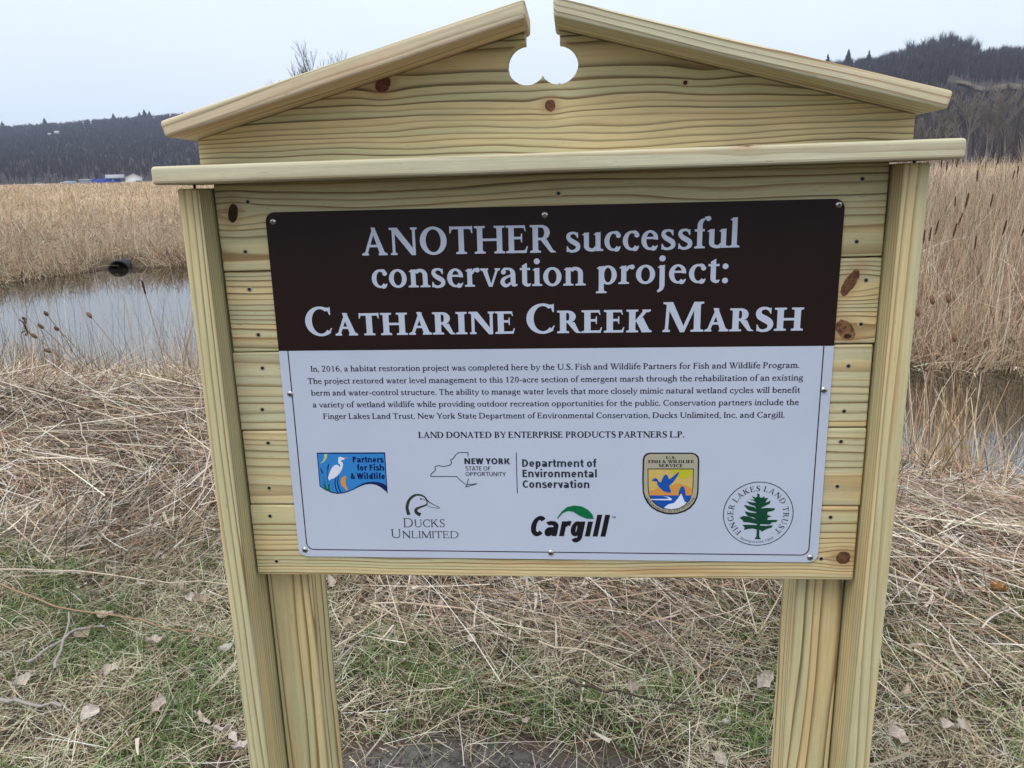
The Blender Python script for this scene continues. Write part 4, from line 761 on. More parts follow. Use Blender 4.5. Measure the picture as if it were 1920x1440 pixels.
LOGO = {
 'flag': [(-407.2,-106.5),(-285.8,-105.6),(-286,-135.3),(-286.2,-182.6),(-289.8,-177.3),(-298,-170.2),(-306.3,-165.7),(-315.6,-164.3),(-325,-165.4),(-335.4,-169.3),(-347.5,-175.4),(-357.2,-179.6),(-366.9,-182.3),(-377.1,-183.2),(-387.2,-181.3),(-397,-176.8),(-407.6,-169.3),(-407.2,-135.7)],
 'flag_in': [(-405.6,-108.8),(-287.4,-108.2),(-287.6,-135.3),(-287.4,-167.5),(-293.2,-163.4),(-301.7,-160.8),(-311,-160.1),(-321.8,-160.9),(-330.7,-164),(-339.7,-168.9),(-348.8,-174.3),(-357.8,-178.1),(-366.7,-180.4),(-377,-181.3),(-386.3,-179.4),(-396.1,-174.9),(-406.1,-168.1),(-405.6,-135.6)],
 'moon': [(-394.1,-109.1),(-388.3,-109.1),(-389.5,-114.7),(-392.9,-120.6),(-397.6,-124.4),(-403.6,-127),(-398.9,-123.3),(-395.6,-118.4),(-394.2,-113.2)],
 'stalk1': [(-403.6,-134.9),(-402.1,-134.9),(-398.8,-143.1),(-399.4,-145.8),(-401.1,-144.3)],
 'stalk2': [(-388,-125.9),(-387,-129.6),(-389.3,-137.8),(-391.3,-137.5),(-389.8,-131.1)],
 'reed': [(-399.4,-145.4),(-397.6,-158.2),(-395.2,-173.4),(-392.3,-173.4),(-392.3,-138.6),(-390.4,-137.9),(-392.4,-165.8),(-389.5,-165.8),(-381.4,-155.1),(-387.1,-162.7),(-389.5,-170.3),(-389.3,-176.4),(-384.9,-180.2),(-393.4,-177.9),(-400.4,-174.2),(-398.9,-169.6),(-403.1,-163.5),(-398.7,-166.6),(-399.2,-159.7),(-404.4,-149.2),(-397.9,-162)],
 'egret': [(-369,-118.4),(-369.9,-116.1),(-366.5,-114),(-361.5,-115),(-358.8,-116.9),(-358.6,-119.5),(-363.3,-119.8),(-365.7,-122.1),(-362.3,-124.3),(-361.7,-128),(-363.9,-135.5),(-368.1,-143),(-374.4,-149.8),(-380.5,-154),(-386.5,-155.9),(-388.9,-158.2),(-391,-153.3),(-386.9,-143.1),(-382.6,-134.8),(-377.1,-129.6),(-372.7,-128.4),(-369.3,-131),(-367.3,-133.3),(-366.9,-128.8),(-369.6,-125.8),(-370.7,-122.1)],
 'beak': [(-361.6,-115.5),(-350.1,-115.5),(-358.8,-117.2)],
 'leg1': [(-376.7,-151.3),(-375.2,-150.6),(-378.4,-162.7),(-377.4,-173.3),(-374.1,-181.6),(-376.3,-181.6),(-379.2,-173.3),(-380.2,-162.7)],
 'leg2': [(-372.1,-148.3),(-370.9,-147.9),(-373.6,-161.9),(-372,-173.2),(-367.5,-181.6),(-370.1,-181.6),(-374.1,-173.3),(-375.4,-161.9)],
 'orange': [(-361,-149),(-357.9,-151.3),(-359.8,-157.3),(-360,-164.1),(-358.7,-170.1),(-356.1,-174.7),(-359.9,-176.6),(-363.1,-171.7),(-367.8,-167.2),(-368.7,-160.4),(-367.5,-154.3)],
 'shield': [(168.2,-105.6),(238.7,-105.5),(245.1,-107.6),(249.7,-112.7),(251.1,-119.2),(251.7,-175.5),(250.1,-186.9),(245.5,-197.5),(238.5,-206.4),(228.9,-212.7),(217.6,-216.5),(206.2,-217.8),(194.7,-216.5),(183.2,-212.3),(173.3,-206),(165.7,-197.2),(160.2,-186.6),(157.4,-176),(156.4,-151.5),(156.7,-117.6),(158.2,-112),(162.2,-107.3)],
 'shield_in': [(169.1,-108),(238,-107.9),(243.6,-109.7),(247.3,-114),(248.5,-119.6),(249.3,-175.1),(247.6,-185.6),(243.5,-195.3),(236.8,-203.8),(227.6,-209.9),(217.1,-213.7),(206.2,-214.8),(195.5,-213.7),(184.4,-209.7),(174.8,-203.8),(168,-195.4),(162.7,-185.7),(159.8,-175.6),(159,-151.5),(159.4,-118.1),(160.7,-113.3),(164.3,-109.7)],
 'pic_edge': [(165.1,-134),(242.3,-133.8),(242.6,-166.8),(241.3,-179),(237.3,-191.4),(229.4,-201.2),(219,-207),(206,-209.3),(192.9,-207.2),(182.2,-201.5),(173,-192.7),(167.9,-182.1),(165.9,-167.2)],
 'pic': [(166.5,-135.6),(241,-135.4),(241.2,-166.8),(239.9,-178.6),(236,-190.3),(228.4,-199.8),(218.3,-205.5),(206,-207.7),(193.7,-205.7),(183.1,-200.2),(174.3,-191.6),(169.3,-181.7),(167.3,-167.2)],
 'glow': [(201,-135.5),(241,-135.4),(241.2,-145.9),(225.6,-152.9),(215.9,-149.5),(207.6,-142.6)],
 'hill': [(168.6,-175.1),(184,-169.3),(195.4,-171.4),(206.6,-164.3),(217.8,-160.1),(230.8,-165.1),(241.1,-170.3),(240.4,-182.1),(168.9,-182.6)],
 'sea': [(169.3,-182.6),(239.6,-182.1),(236,-190.3),(228.4,-199.8),(218.3,-205.5),(206,-207.7),(193.7,-205.7),(183.1,-200.2),(174.3,-191.6)],
 'mallard': [(171.5,-154.9),(175.1,-152.7),(178.7,-150.7),(182.4,-153.1),(184.1,-157.5),(187.8,-158.8),(189.7,-153.9),(192.4,-147),(196,-144.3),(199.3,-146.9),(200.8,-153),(204.6,-151.3),(218,-138.6),(217.3,-143.4),(209.6,-156.5),(201.7,-165.2),(205.2,-174.9),(204.4,-177.3),(198.8,-177.1),(192.2,-174.1),(184.7,-167.1),(181.8,-161.8),(181.7,-157.5),(176.4,-156.6)],
 'fish': [(220.4,-169.5),(222,-166),(226.8,-166.4),(229,-173),(230.1,-181.7),(227,-187),(224.8,-180.9),(221.5,-179.2),(218.4,-184.5),(218.2,-175.7)],
 'wave': [(171.3,-189.2),(202.3,-188.5),(199,-185.9),(191.6,-183.3),(202.2,-185.4),(207.6,-188.9),(205.6,-191.2),(171.3,-190.8)],
 'splash': [(193.7,-205.4),(200.9,-198.7),(210.6,-196),(217.7,-187.1),(222.3,-178.7),(224.9,-184.4),(227.9,-191.4),(228.4,-194.1),(232.5,-194.1),(228.4,-199.8),(218.3,-205.5),(206,-207.7)],
 'pine': [(349.8,-177.1),(353.7,-180.6),(353.2,-184),(356.4,-186.1),(362.5,-183.5),(361.1,-186.5),(368.4,-186.4),(365.2,-190.7),(364.2,-194.9),(372.2,-191),(370.9,-196.6),(361.9,-201.7),(355.9,-205.2),(366.7,-204.3),(381,-204.8),(377.8,-209.3),(367.9,-211.9),(368.8,-215.3),(366.6,-216.6),(375.3,-219.6),(369.2,-222.2),(368.6,-226.5),(376.4,-226),(386.1,-226.3),(383.6,-229.8),(376.6,-230.7),(373,-234.6),(357.4,-234.3),(356.7,-236.9),(368.4,-237.2),(378.5,-235.8),(376.4,-240.2),(368.7,-242.8),(361.2,-247.7),(356.3,-244.7),(356.6,-256.8),(359.6,-262.2),(349,-262),(351.9,-256.9),(352,-244.3),(345.2,-242.2),(337.5,-243.2),(330.5,-245),(331.5,-240.6),(327.3,-235.5),(337.1,-235.4),(348.1,-235.7),(352,-236.1),(351.5,-233.9),(340,-231.5),(329,-230.3),(327.3,-226.8),(322,-222.6),(328.5,-219.1),(338,-220.7),(345.9,-224.1),(350.6,-224.9),(344.2,-221.5),(336.4,-219.9),(332.3,-215.6),(330.1,-210.5),(339.1,-213),(350.1,-213.8),(349.2,-212.1),(339,-209.6),(334.2,-207.1),(328,-199),(337,-201.1),(344.9,-202.7),(349.7,-206.1),(346.3,-201),(338.4,-198.5),(332,-192.6),(341.3,-194.2),(348.4,-195),(345.9,-192.5),(336.4,-188.3),(345.8,-189.9),(340.8,-182.8),(347.1,-185.7),(349.4,-184)],
 'nyline': [(-140.9,-112.7),(-140.6,-105.9),(-157,-105.9),(-162.7,-110.6),(-167,-117),(-171.8,-119.1),(-170,-124.4),(-172.6,-128.7),(-184,-131.5),(-193.1,-129.8),(-199.7,-131.6),(-199.3,-138.4),(-207.6,-146),(-207.8,-149.9),(-162.3,-149.7),(-157.5,-155.5),(-147.6,-164.1)],
 'nyline2': [(-142.1,-153.7),(-144.5,-164.5),(-126.9,-162.9),(-147.4,-169.1),(-145.5,-164.1)],
 'duckhead': [(-250.8,-222.2),(-253.1,-208.5),(-249.2,-195.3),(-240.4,-186.4),(-230.9,-184.2),(-221.8,-187.4),(-215,-196.1),(-207,-201.6),(-194.9,-208.5),(-207.3,-208.2),(-217.5,-203.8)],
 'duckneck': [(-229.9,-222.1),(-237.3,-217.3),(-236.6,-211),(-230.1,-207.7),(-218.4,-202.7),(-217.1,-197.2),(-221,-192.9),(-227.6,-191.6)],
 'duckeye': [(-227.6,-191.8)],
 'leaf': [(10.5,-226.1),(19.1,-213.5),(28.4,-205.2),(40.7,-202.1),(54.5,-204.1),(65.2,-210.7),(72.1,-218.9),(74.4,-227.2),(62.1,-226.8),(49.8,-221.6),(39.1,-214.2),(29.9,-212.6),(20.6,-216.8),(12,-227.3)]}

# ================================================================ the sign
SL, SR = -.0199, -.00643     # the whole frame leans a hair
ROOT = empty('information_sign', (0, 0, 0))
ROOT.rotation_mode = 'XYZ'
Sm = Matrix(((.99998, .000128, -.006429, 0), (0, .999802, .019901, 0), (.00643, -.019901, .999781, 0), (0, 0, 0, 1)))
ROOT.matrix_world = Matrix.Translation((0, 0, 1.19)) @ Sm @ Matrix.Translation((0, 0, -1.19))   # origin at the foot of the posts
tag(ROOT, 'wooden information sign with broken pediment and brown and white panel about the marsh', 'sign')
ZP = 1.19   # panel centre above the foot, local

def wood_mat(name, seed, ring=.009, cy=-.03, cz=0., tan=(.72, .57, .305), grn=(.60, .555, .33), late=(.29, .175, .075), gshift=-.02, warm=.25, contrast=.9, knots=(), warp=.010, wscale=1.0, fine=1.):
    t = NT(name); tc = t.node('ShaderNodeTexCoord').outputs['Object']; s3 = seed*3.17
    sp = t.node('ShaderNodeSeparateXYZ'); t.l.new(tc, sp.inputs[0]); x, y, z = sp.outputs[0], sp.outputs[1], sp.outputs[2]
    wv = t.noise(tc, 1.0, 2, .5, (1.7*wscale, 7, 7), (s3, seed, 0)); wv2 = t.noise(tc, 1.0, 2, .5, (7*wscale, 22, 22), (seed, s3, 4))
    warpv = t.math('ADD', t.math('MULTIPLY', t.math('SUBTRACT', wv, .5), warp*2.6), t.math('MULTIPLY', t.math('SUBTRACT', wv2, .5), warp*.28))
    kd = []
    for (kx, kz, rx, rz, ang, col) in knots:
        ca, sa = math.cos(ang), math.sin(ang)
        ux, uz = t.math('SUBTRACT', x, kx), t.math('SUBTRACT', z, kz)
        a = t.math('DIVIDE', t.math('ADD', t.math('MULTIPLY', ux, ca), t.math('MULTIPLY', uz, sa)), rx); b = t.math('DIVIDE', t.math('SUBTRACT', t.math('MULTIPLY', uz, ca), t.math('MULTIPLY', ux, sa)), rz)
        d2 = t.math('ADD', t.math('MULTIPLY', a, a), t.math('MULTIPLY', b, b)); dd = t.math('SQRT', d2); kd.append((dd, col))
        # grain swings round the knot
        g_ = t.math('EXPONENT', t.math('MULTIPLY', t.math('ADD', t.math('POWER', t.math('DIVIDE', ux, max(rx, rz)*2.6), 2.), t.math('POWER', t.math('DIVIDE', uz, max(rx, rz)*2.0), 2.)), -1.))
        sgn = t.math('DIVIDE', uz, t.math('ADD', t.math('ABSOLUTE', uz), max(rx, rz)*.5))
        warpv = t.math('ADD', warpv, t.math('MULTIPLY', t.math('MULTIPLY', g_, sgn), -max(rx, rz)*.9))
    zz, yy = t.math('ADD', t.math('SUBTRACT', z, cz), warpv), t.math('SUBTRACT', y, cy)
    R_ = t.math('SQRT', t.math('ADD', t.math('MULTIPLY', zz, zz), t.math('MULTIPLY', yy, yy)))
    T_ = t.math('ADD', t.math('DIVIDE', R_, ring), t.math('MULTIPLY', t.noise(tc, 1., 2, .5, (.55, 11, 11), (9, s3, seed)), 4.6))
    f = t.math('FRACT', T_)
    late_f = t.math('MULTIPLY', t.rng(f, .38, .90), t.rng(f, .92, .99, 1, 0))
    per = t.node('ShaderNodeTexWhiteNoise', {'W': t.math('FLOOR', T_)}, noise_dimensions='1D').outputs['Value']
    late_f = t.math('MULTIPLY', t.math('MULTIPLY', late_f, late_f), t.math('ADD', t.math('MULTIPLY', per, .75), .45))
    gn = t.noise(tc, 1., 3, .55, (1.3, 26, 26), (seed*1.3, 2, s3)); on = t.noise(tc, 1., 2, .5, (2.2, 34, 34), (3, seed, seed*2.))
    base = t.mix(t.rng(t.math('ADD', t.math('ADD', gn, gshift), t.math('MULTIPLY', t.math('SUBTRACT', per, .5), .12)), .40, .60), tan, grn)
    base = t.mix(t.math('MULTIPLY', t.rng(on, .55, .72), warm), base, (.56, .33, .15))
    ln = t.noise(tc, 1., 2, .5, (3., 40, 40), (seed, 7, 7))
    lcol = t.mix(t.rng(ln, .45, .65), late, (late[0]*.62, late[1]*.78, late[2]*.9))
    col = t.mix(t.math('MULTIPLY', late_f, contrast), base, lcol)
    fib = t.noise(tc, 1., 3, .7, (9, 420, 420), (seed, 0, 0)); col = t.mix(1., col, t.node('ShaderNodeCombineColor', {0: t.rng(fib, .2, .8, .87, 1.12), 1: t.rng(fib, .2, .8, .87, 1.12), 2: t.rng(fib, .2, .8, .85, 1.12)}).outputs[0], 'MULTIPLY')
    por = t.noise(tc, 1., 1, .5, (48, 620, 620), (0, seed, 2)); col = t.mix(t.math('MULTIPLY', t.rng(por, .70, .78), .38*fine), col, (.10, .075, .045))
    bl = t.noise(tc, 1., 4, .6, (7, 9, 9), (seed, 2, 2)); col = t.mix(t.rng(bl, .35, .75, .0, .22), col, (.36, .33, .20))
    for dd, kc in kd:
        jn = t.math('MULTIPLY', t.math('SUBTRACT', t.noise(tc, 85., 3, .6), .5), .55); dj = t.math('ADD', dd, jn)
        halo = t.rng(dj, 1.0, 2.6, .42, 0); col = t.mix(halo, col, (.40, .23, .11))
        inner = t.mix(t.rng(t.noise(tc, 160., 3, .6), .38, .6), tuple(min(1, v*1.15) for v in kc), tuple(v*.55 for v in kc))
        col = t.mix(t.rng(dj, .93, 1.05, 1, 0), col, inner)
    hgt = t.math('ADD', t.math('MULTIPLY', late_f, .5), t.math('MULTIPLY', fib, .5))
    return t.bsdf(col, .72, .22, bump=hgt, bstr=.35, bdist=.0012)
def slab(name, prof, y0, y1, mat, bev=.003, segs=2, parent=ROOT):
    """profile polygon in local x,z extruded from y0 to y1, long edges eased"""
    bm = bmesh.new(); a = [bm.verts.new((x, y0, z)) for x, z in prof]; b = [bm.verts.new((x, y1, z)) for x, z in prof]; n = len(prof)
    bm.faces.new(a); bm.faces.new(b[::-1])
    for i in range(n): j = (i+1) % n; bm.faces.new((a[j], a[i], b[i], b[j]))
    bmesh.ops.recalc_face_normals(bm, faces=bm.faces)
    if bev:
        ed = [e_ for e_ in bm.edges if not (abs(e_.verts[0].co.y-e_.verts[1].co.y) > 1e-5 and n > 6)]
        bmesh.ops.bevel(bm, geom=ed, offset=bev, segments=segs, profile=.5, affect='EDGES', clamp_overlap=True)
    me = bpy.data.meshes.new(name); bm.to_mesh(me); bm.free()
    return link(name, me, parent, [mat])
def board(name, L, H, y0, y1, mat, cx, cz, rot=0., bev=.003, segs=2, vertical=False):
    o = slab(name, [(-L/2, -H/2), (L/2, -H/2), (L/2, H/2), (-L/2, H/2)], y0, y1, mat, bev, segs)
    o.location = (cx, 0, cz); o.rotation_euler = (0, (-math.pi/2 if vertical else 0)+rot, 0)
    return o
KB, KD = (.155, .075, .038), (.055, .026, .016)
pl_mat = [wood_mat('plank_wood', 11, .0085, .065, -.045, contrast=.95, knots=[(-.502, .024, .0085, .0155, -.25, KD)], warp=.012, gshift=.03, warm=.35),
    wood_mat('plank_wood', 23, .0075, .030, -.05, contrast=1.1, grn=(.54, .51, .325), warm=.95, knots=[(.484, .030, .024, .009, 1.05, KB), (.482, -.046, .020, .012, -.9, (.20, .10, .05)), (.486, -.056, .006, .004, 0, KD)], warp=.011),
    wood_mat('plank_wood', 31, .0080, .080, .045, contrast=.85, gshift=.02, warm=.3, grn=(.60, .575, .375), warp=.009),
    wood_mat('plank_wood', 47, .0085, .085, -.05, contrast=.85, gshift=.02, warm=.3, grn=(.60, .565, .36), warp=.009),
    wood_mat('plank_wood', 53, .0068, .045, .05, contrast=1.1, gshift=-.04, warm=.9, knots=[(.511, -.026, .0125, .0115, 0, KB)], warp=.011, wscale=1.3)]
ZL, ZR = [.3520, .2095, .0725, -.0675, -.2065, -.3455], [.3580, .2150, .0770, -.0635, -.2020, -.3400]
for i in range(5):
    t_, b_ = (ZL[i]+ZR[i])/2, (ZL[i+1]+ZR[i+1])/2
    board('plank', 1.0605, t_-b_-.0018, .0025, .0405, pl_mat[i], -.0097+[.0, .0012, -.0008, .0006, -.0005][i], ZP+(t_+b_)/2, -math.atan((ZR[i]-ZL[i]+ZR[i+1]-ZL[i+1])/2/1.06), .0028)
pm = dict(warp=.006, wscale=.6)
MW = [wood_mat('post_wood', 3, .0058, .16, .11, contrast=.95, gshift=.05, warm=.15, **pm), wood_mat('post_wood', 5, .0125, .085, .012, contrast=1.15, gshift=.0, warm=.5, late=(.27, .17, .06), knots=[(.43, .036, .020, .011, 0, (.26, .12, .055))], warp=.020, wscale=.8),
      wood_mat('post_wood', 7, .0070, .13, -.10, contrast=.75, gshift=.03, warm=.35, **pm), wood_mat('post_wood', 9, .0090, .10, -.015, contrast=1.1, gshift=.0, warm=.2, knots=[(.40, -.002, .0065, .0055, 0, (.22, .09, .04))], warp=.016, wscale=.8)]
# side boards stand proud of the planks, square posts carry them from behind
board('side_board', 1.75, .0360, -.0410, .0990, MW[0], -.5618, ZP+.345-.875, 0, .0028, vertical=True)
board('side_board', 1.75, .0370, -.0410, .0990, MW[2], .5428, ZP+.354-.875, 0, .0028, vertical=True)
board('post', 1.72, .0835, .0412, .1287, MW[1], -.4986, ZP+.33-.86, 0, .003, vertical=True)
board('post', 1.72, .0835, .0412, .1287, MW[3], .4785, ZP+.335-.86, 0, .003, vertical=True)
RW = wood_mat('rail_wood', 61, .012, -.035, .02, contrast=.45, gshift=.02, warm=.3, warp=.012, tan=(.72, .595, .41), grn=(.62, .585, .42), knots=[(.29, .018, .016, .006, 0, KB)])
rl = board('rail', 1.184, .0275, -.086, .054, RW, -.0035, ZP+.3680, -math.atan(6.8/1184), .0055, 3)
# roof boards
def rake(name, x0, z0, x1, z1, mat, endcut):
    """lower edge from (x0,z0) to (x1,z1); outer end square, inner end plumb"""
    L = math.hypot(x1-x0, z1-z0); a = math.atan2(z1-z0, x1-x0); th = .0255; k = th*math.tan(abs(a))
    prof = [(0, 0), (L, 0), (L-(-k if endcut == 'R' else 0), th), (0-(k if endcut == 'L' else 0), th)]
    if endcut == 'R': prof[2] = (L+k, th)
    o = slab(name, prof, -.085, .053, mat, .0050, 3); o.location = (x0, 0, ZP+z0); o.rotation_euler = (0, -a, 0); return o
RM = [wood_mat('roof_board_wood', 71, .0075, -.03, .045, contrast=.7, gshift=-.05, warm=.55, tan=(.73, .575, .40), grn=(.64, .58, .41), warp=.012, wscale=.7), wood_mat('roof_board_wood', 73, .0060, -.03, -.04, contrast=.85, gshift=.03, warm=.15, tan=(.71, .595, .41), grn=(.62, .585, .42), warp=.009, wscale=.7)]
rake('roof_board', -.5655, .4185, -.0228, .5620, RM[0], 'R')
rake('roof_board', .0163, .5630, .5575, .4228, RM[1], 'L')
# gable board with the keyhole cut out of its peak
GW = wood_mat('gable_wood', 83, .0064, .080, .125, contrast=1.15, gshift=-.02, warm=.2, warp=.026, wscale=.85, tan=(.71, .575, .31), grn=(.60, .56, .33), late=(.25, .16, .075), knots=[(-.250, .103, .0135, .0105, .6, (.17, .07, .05)), (.008, .064, .0085, .0085, 0, (.19, .085, .05)), (.211, .090, .0032, .0032, 0, KD), (.243, .122, .018, .006, -.2, (.20, .12, .08))])
pr = [(-.556, -.012), (.549, -.006), (.549, .0345)]
zr = lambda x: .5630+(x-.0163)*(.4228-.5630)/(.5575-.0163)-.39; zl = lambda x: .5620+(x+.0228)*(.5620-.4185)/(.5655-.0228)-.39
pr = [(-.556, -.010), (.549, -.003), (.549, zr(.549)-.0012), (.0235, zr(.0235)-.0012), (.0235, .1540)]
for k in range(0, 19):
    a = math.radians(86-k*(86+146.5)/18); pr.append((.0212+.030*math.cos(a), .1240+.030*math.sin(a)))
for k in range(0, 19):
    a = math.radians(-36-k*(360-36-86-8)/18); pr.append((-.0268+.0302*math.cos(a), .1245+.0302*math.sin(a)))
pr += [(-.0285, .1552), (-.0285, zl(-.0285)-.0012), (-.556, zl(-.556)-.0012)]
gb = slab('gable_board', pr, .0, .038, GW, .0008, 1); gb.location = (0, 0, ZP+.390)
# slim dark screw that props the rail over each post, and sunk deck screws
M_STEEL = plain('screw_steel', (.58, .57, .55), .28, .5, 1.); M_COAT = plain('coated_screw', (.07, .085, .08), .45, .4, .6); M_RECESS = plain('screw_recess', (.01, .01, .01), .7)
M_SPLIT = plain('bruised_wood', (.50, .43, .30), .9, .1)
def disc(V, F, r, y, n=14, r2=None, y2=None, z0=0.):
    b = len(V)
    if r2 is None:
        V.append((0, y, 0)); V += [(r*math.cos(2*math.pi*k/n), y, r*math.sin(2*math.pi*k/n)) for k in range(n)]; F += [(b, b+1+k, b+1+(k+1) % n) for k in range(n)]
    else:
        V += [(r*math.cos(2*math.pi*k/n), y, r*math.sin(2*math.pi*k/n)) for k in range(n)]+[(r2*math.cos(2*math.pi*k/n), y2, r2*math.sin(2*math.pi*k/n)) for k in range(n)]
        F += [(b+k, b+(k+1) % n, b+n+(k+1) % n, b+n+k) for k in range(n)]
def multi(name, groups, parent, smooth=()):
    """one mesh from (V,F,material) groups"""
    V, F, M, mats = [], [], [], []
    for gi, (v, f, m) in enumerate(groups): b = len(V); V += v; F += [tuple(b+i for i in q) for q in f]; M += [gi]*len(f); mats.append(m)
    me = bpy.data.meshes.new(name); me.from_pydata(V, [], F); me.polygons.foreach_set('material_index', M)
    for p in me.polygons: p.use_smooth = p.material_index in smooth
    return link(name, me, parent, mats)
def pan_screw():
    V, F = [], []
    R, hh = .0052, .0026; prev = (R, 0)
    for k in range(1, 5): a = k*math.pi/2/5; cur = (R*math.cos(a), -hh*math.sin(a)); disc(V, F, prev[0], prev[1], 16, cur[0], cur[1]); prev = cur
    disc(V, F, prev[0], prev[1], 16)
    V2, F2 = [], []
    for (a, b) in ((.0026, .0006), (.0006, .0026)):
        n = len(V2); V2 += [(-a, -hh-.00003, -b), (a, -hh-.00003, -b), (a, -hh-.00003, b), (-a, -hh-.00003, b)]; F2.append((n, n+1, n+2, n+3))
    V2[4:] = [(x, y-.00002, z) for x, y, z in V2[4:]]
    return V, F, V2, F2
def deck_screw(i):
    V, F = [], []; disc(V, F, .0048, .0023, 14, .0031, .0019); V2, F2 = [], []; disc(V2, F2, .0031, .0019); V3, F3 = [], []; disc(V3, F3, .0016, .0015, 6)
    rd = random.Random(i); V = [(x*(1+rd.uniform(-.12, .3)), y, z*(1+rd.uniform(-.1, .1))) for x, y, z in V]
    return V, F, V2, F2, V3, F3
M_BRW = None
PS = [(-.485, .322), (-.498, .242), (-.498, .180), (-.491, .103), (-.490, .045), (-.498, -.029), (-.494, -.090), (-.501, -.174), (-.505, -.228), (-.502, -.317), (.019, .323), (.481, .333), (.480, .239), (.499, .179), (.497, .109), (.483, .041), (.482, -.035), (.481, -.087), (.481, -.166), (.474, -.222), (.464, -.299)]
for i, (x, z) in enumerate(PS):
    V, F, V2, F2, V3, F3 = deck_screw(i); o = multi('deck_screw', [(V, F, M_SPLIT), (V2, F2, M_COAT), (V3, F3, M_RECESS)], ROOT); o.location = (x, .0, ZP+z)
for x, z in ((-.5605, .3465), (.5455, .356)):
    V, F = tubes([(Vector((x, -.02, ZP+z-.02)), Vector((x, -.02, ZP+z+.006)), .0022, .0022)], 8); link('rail_screw', np_mesh('rail_screw', V, F), ROOT, [M_RECESS])

# ---------------------------------------------------------------- the printed panel
t = NT('white_panel'); tc = t.node('ShaderNodeTexCoord').outputs['Object']
_sm = t.rng(t.noise(tc, 34., 4, .7), .60, .74, 0, .10)
M_PANEL = t.bsdf(t.mix(_sm, t.mix(t.rng(t.noise(tc, 5., 3, .6), .3, .7), (.515, .57, .70), (.545, .60, .73)), (.36, .38, .40)), .34, .3)
t = NT('brown_print'); tc = t.node('ShaderNodeTexCoord').outputs['Object']
M_BROWN = t.bsdf(t.mix(t.rng(t.noise(tc, 6., 3, .6), .3, .7), (.0150, .0058, .0050), (.0180, .0072, .0062)), .42, .22)
def flat(name, c): return plain(name, c, .45, .2)
M_INKW = flat('white_print', (.53, .585, .715)); M_INKD = flat('dark_print', (.012, .010, .016)); M_INKB = flat('brown_ink', (.022, .012, .012)); M_EDGE = plain('panel_edge', (.35, .36, .38), .5, .3, .3)
PLATE = ROOT
def rrect(x0, x1, z0, z1, r, n=7, only_top=False):
    P = []
    for cx, cz, a0 in ((x1-r, z1-r, 0), (x0+r, z1-r, 90), (x0+r, z0+r, 180), (x1-r, z0+r, 270)):
        if only_top and a0 >= 180: P.append((x0 if a0 == 180 else x1, z0)); continue
        P += [(cx+r*math.cos(math.radians(a0+90*k/n)), cz+r*math.sin(math.radians(a0+90*k/n))) for k in range(n+1)]
    return P
P = rrect(-.4572, .4572, -.3048, .3048, .0155); n = len(P)
V = [(x, 0, z) for x, z in P]+[(x, .0022, z) for x, z in P]
me = bpy.data.meshes.new('sign_panel'); me.from_pydata(V, [], [tuple(range(n))[::-1]]+[(i, (i+1) % n, n+(i+1) % n, n+i) for i in range(n)])
me.polygons.foreach_set('material_index', [0]+[1]*n)
PLATE = link('sign_panel', me, ROOT, [M_PANEL, M_EDGE]); PLATE.location = (0, -.0008, ZP)
class Ink:
    def __init__(s): s.V, s.F, s.M, s.mats, s.k = [], [], [], [], 0
    def add(s, poly, mat, layer=0):
        """poly in millimetres on the panel"""
        if mat not in s.mats: s.mats.append(mat)
        y = -(.00025+.00012*layer+.000008*(s.k % 13)); s.k += 1; b = len(s.V)
        ar = sum(poly[i-1][0]*poly[i][1]-poly[i][0]*poly[i-1][1] for i in range(len(poly)))
        poly = poly if ar > 0 else poly[::-1]
        s.V += [(x/1000, y, z/1000) for x, z in poly]; s.F.append(tuple(range(b, b+len(poly)))[::-1] if False else tuple(range(b, b+len(poly)))); s.M.append(s.mats.index(mat))
    def build(s, name):
        me = bpy.data.meshes.new(name); me.from_pydata(s.V, [], s.F); me.polygons.foreach_set('material_index', s.M); return link(name, me, PLATE, s.mats)
def serif_line(ink, mat, text, x0, x1, z0, z1, cap, W, H, caps=None, layer=1, W2=None, H2=None):
    """set text between x0 and x1; small capitals where the text is upper case and caps gives the height of the first letter"""
    run, x = [], 0.
    for i, ch in enumerate(text):
        big = caps is not None and (i == 0)
        P_, a = serif_glyph(ch, W if not big else (W2 or W), H if not big else (H2 or H)); k = (caps/cap if big else 1.)
        run.append((P_, x, k)); x += a*k+(26 if text.isupper() and len(text) < 12 else 0)
    ex = [px*k+xo for P_, xo, k in run for p in P_ for px, _ in p]; lo, hi = min(ex), max(ex); sx = (x1-x0)/(hi-lo); sz = cap/CAP
    for P_, xo, k in run:
        for p in P_:
            ink.add([(x0+(px*k+xo-lo)*sx, z0+(z1-z0)*((px*k+xo-lo)/(hi-lo))+pz*k*sz) for px, pz in p], mat, layer)
def sans_line(ink, mat, text, x0, x1, z, cap, w=120, shear=0., layer=1, tight=1.):
    run, x = [], 0.
    for ch in text: P_, a = sans_glyph(ch, w); run.append((P_, x)); x += a*tight
    ex = [px+xo for P_, xo in run for p in P_ for px, _ in p]; lo, hi = min(ex), max(ex); sx, sz = (x1-x0)/(hi-lo), cap/CAP
    for P_, xo in run:
        for p in P_: ink.add([(x0+(px+xo-lo)*sx+shear*pz*sz, z+pz*sz) for px, pz in p], mat, layer)
ik = Ink(); ik.add([(x*1000, z*1000) for x, z in rrect(-.4572, .4572, .0752, .3048, .0155, only_top=True)], M_BROWN); ik.V = [(x, -.0002, z) for x, y, z in ik.V]; ik.build('header_band')
ik = Ink()
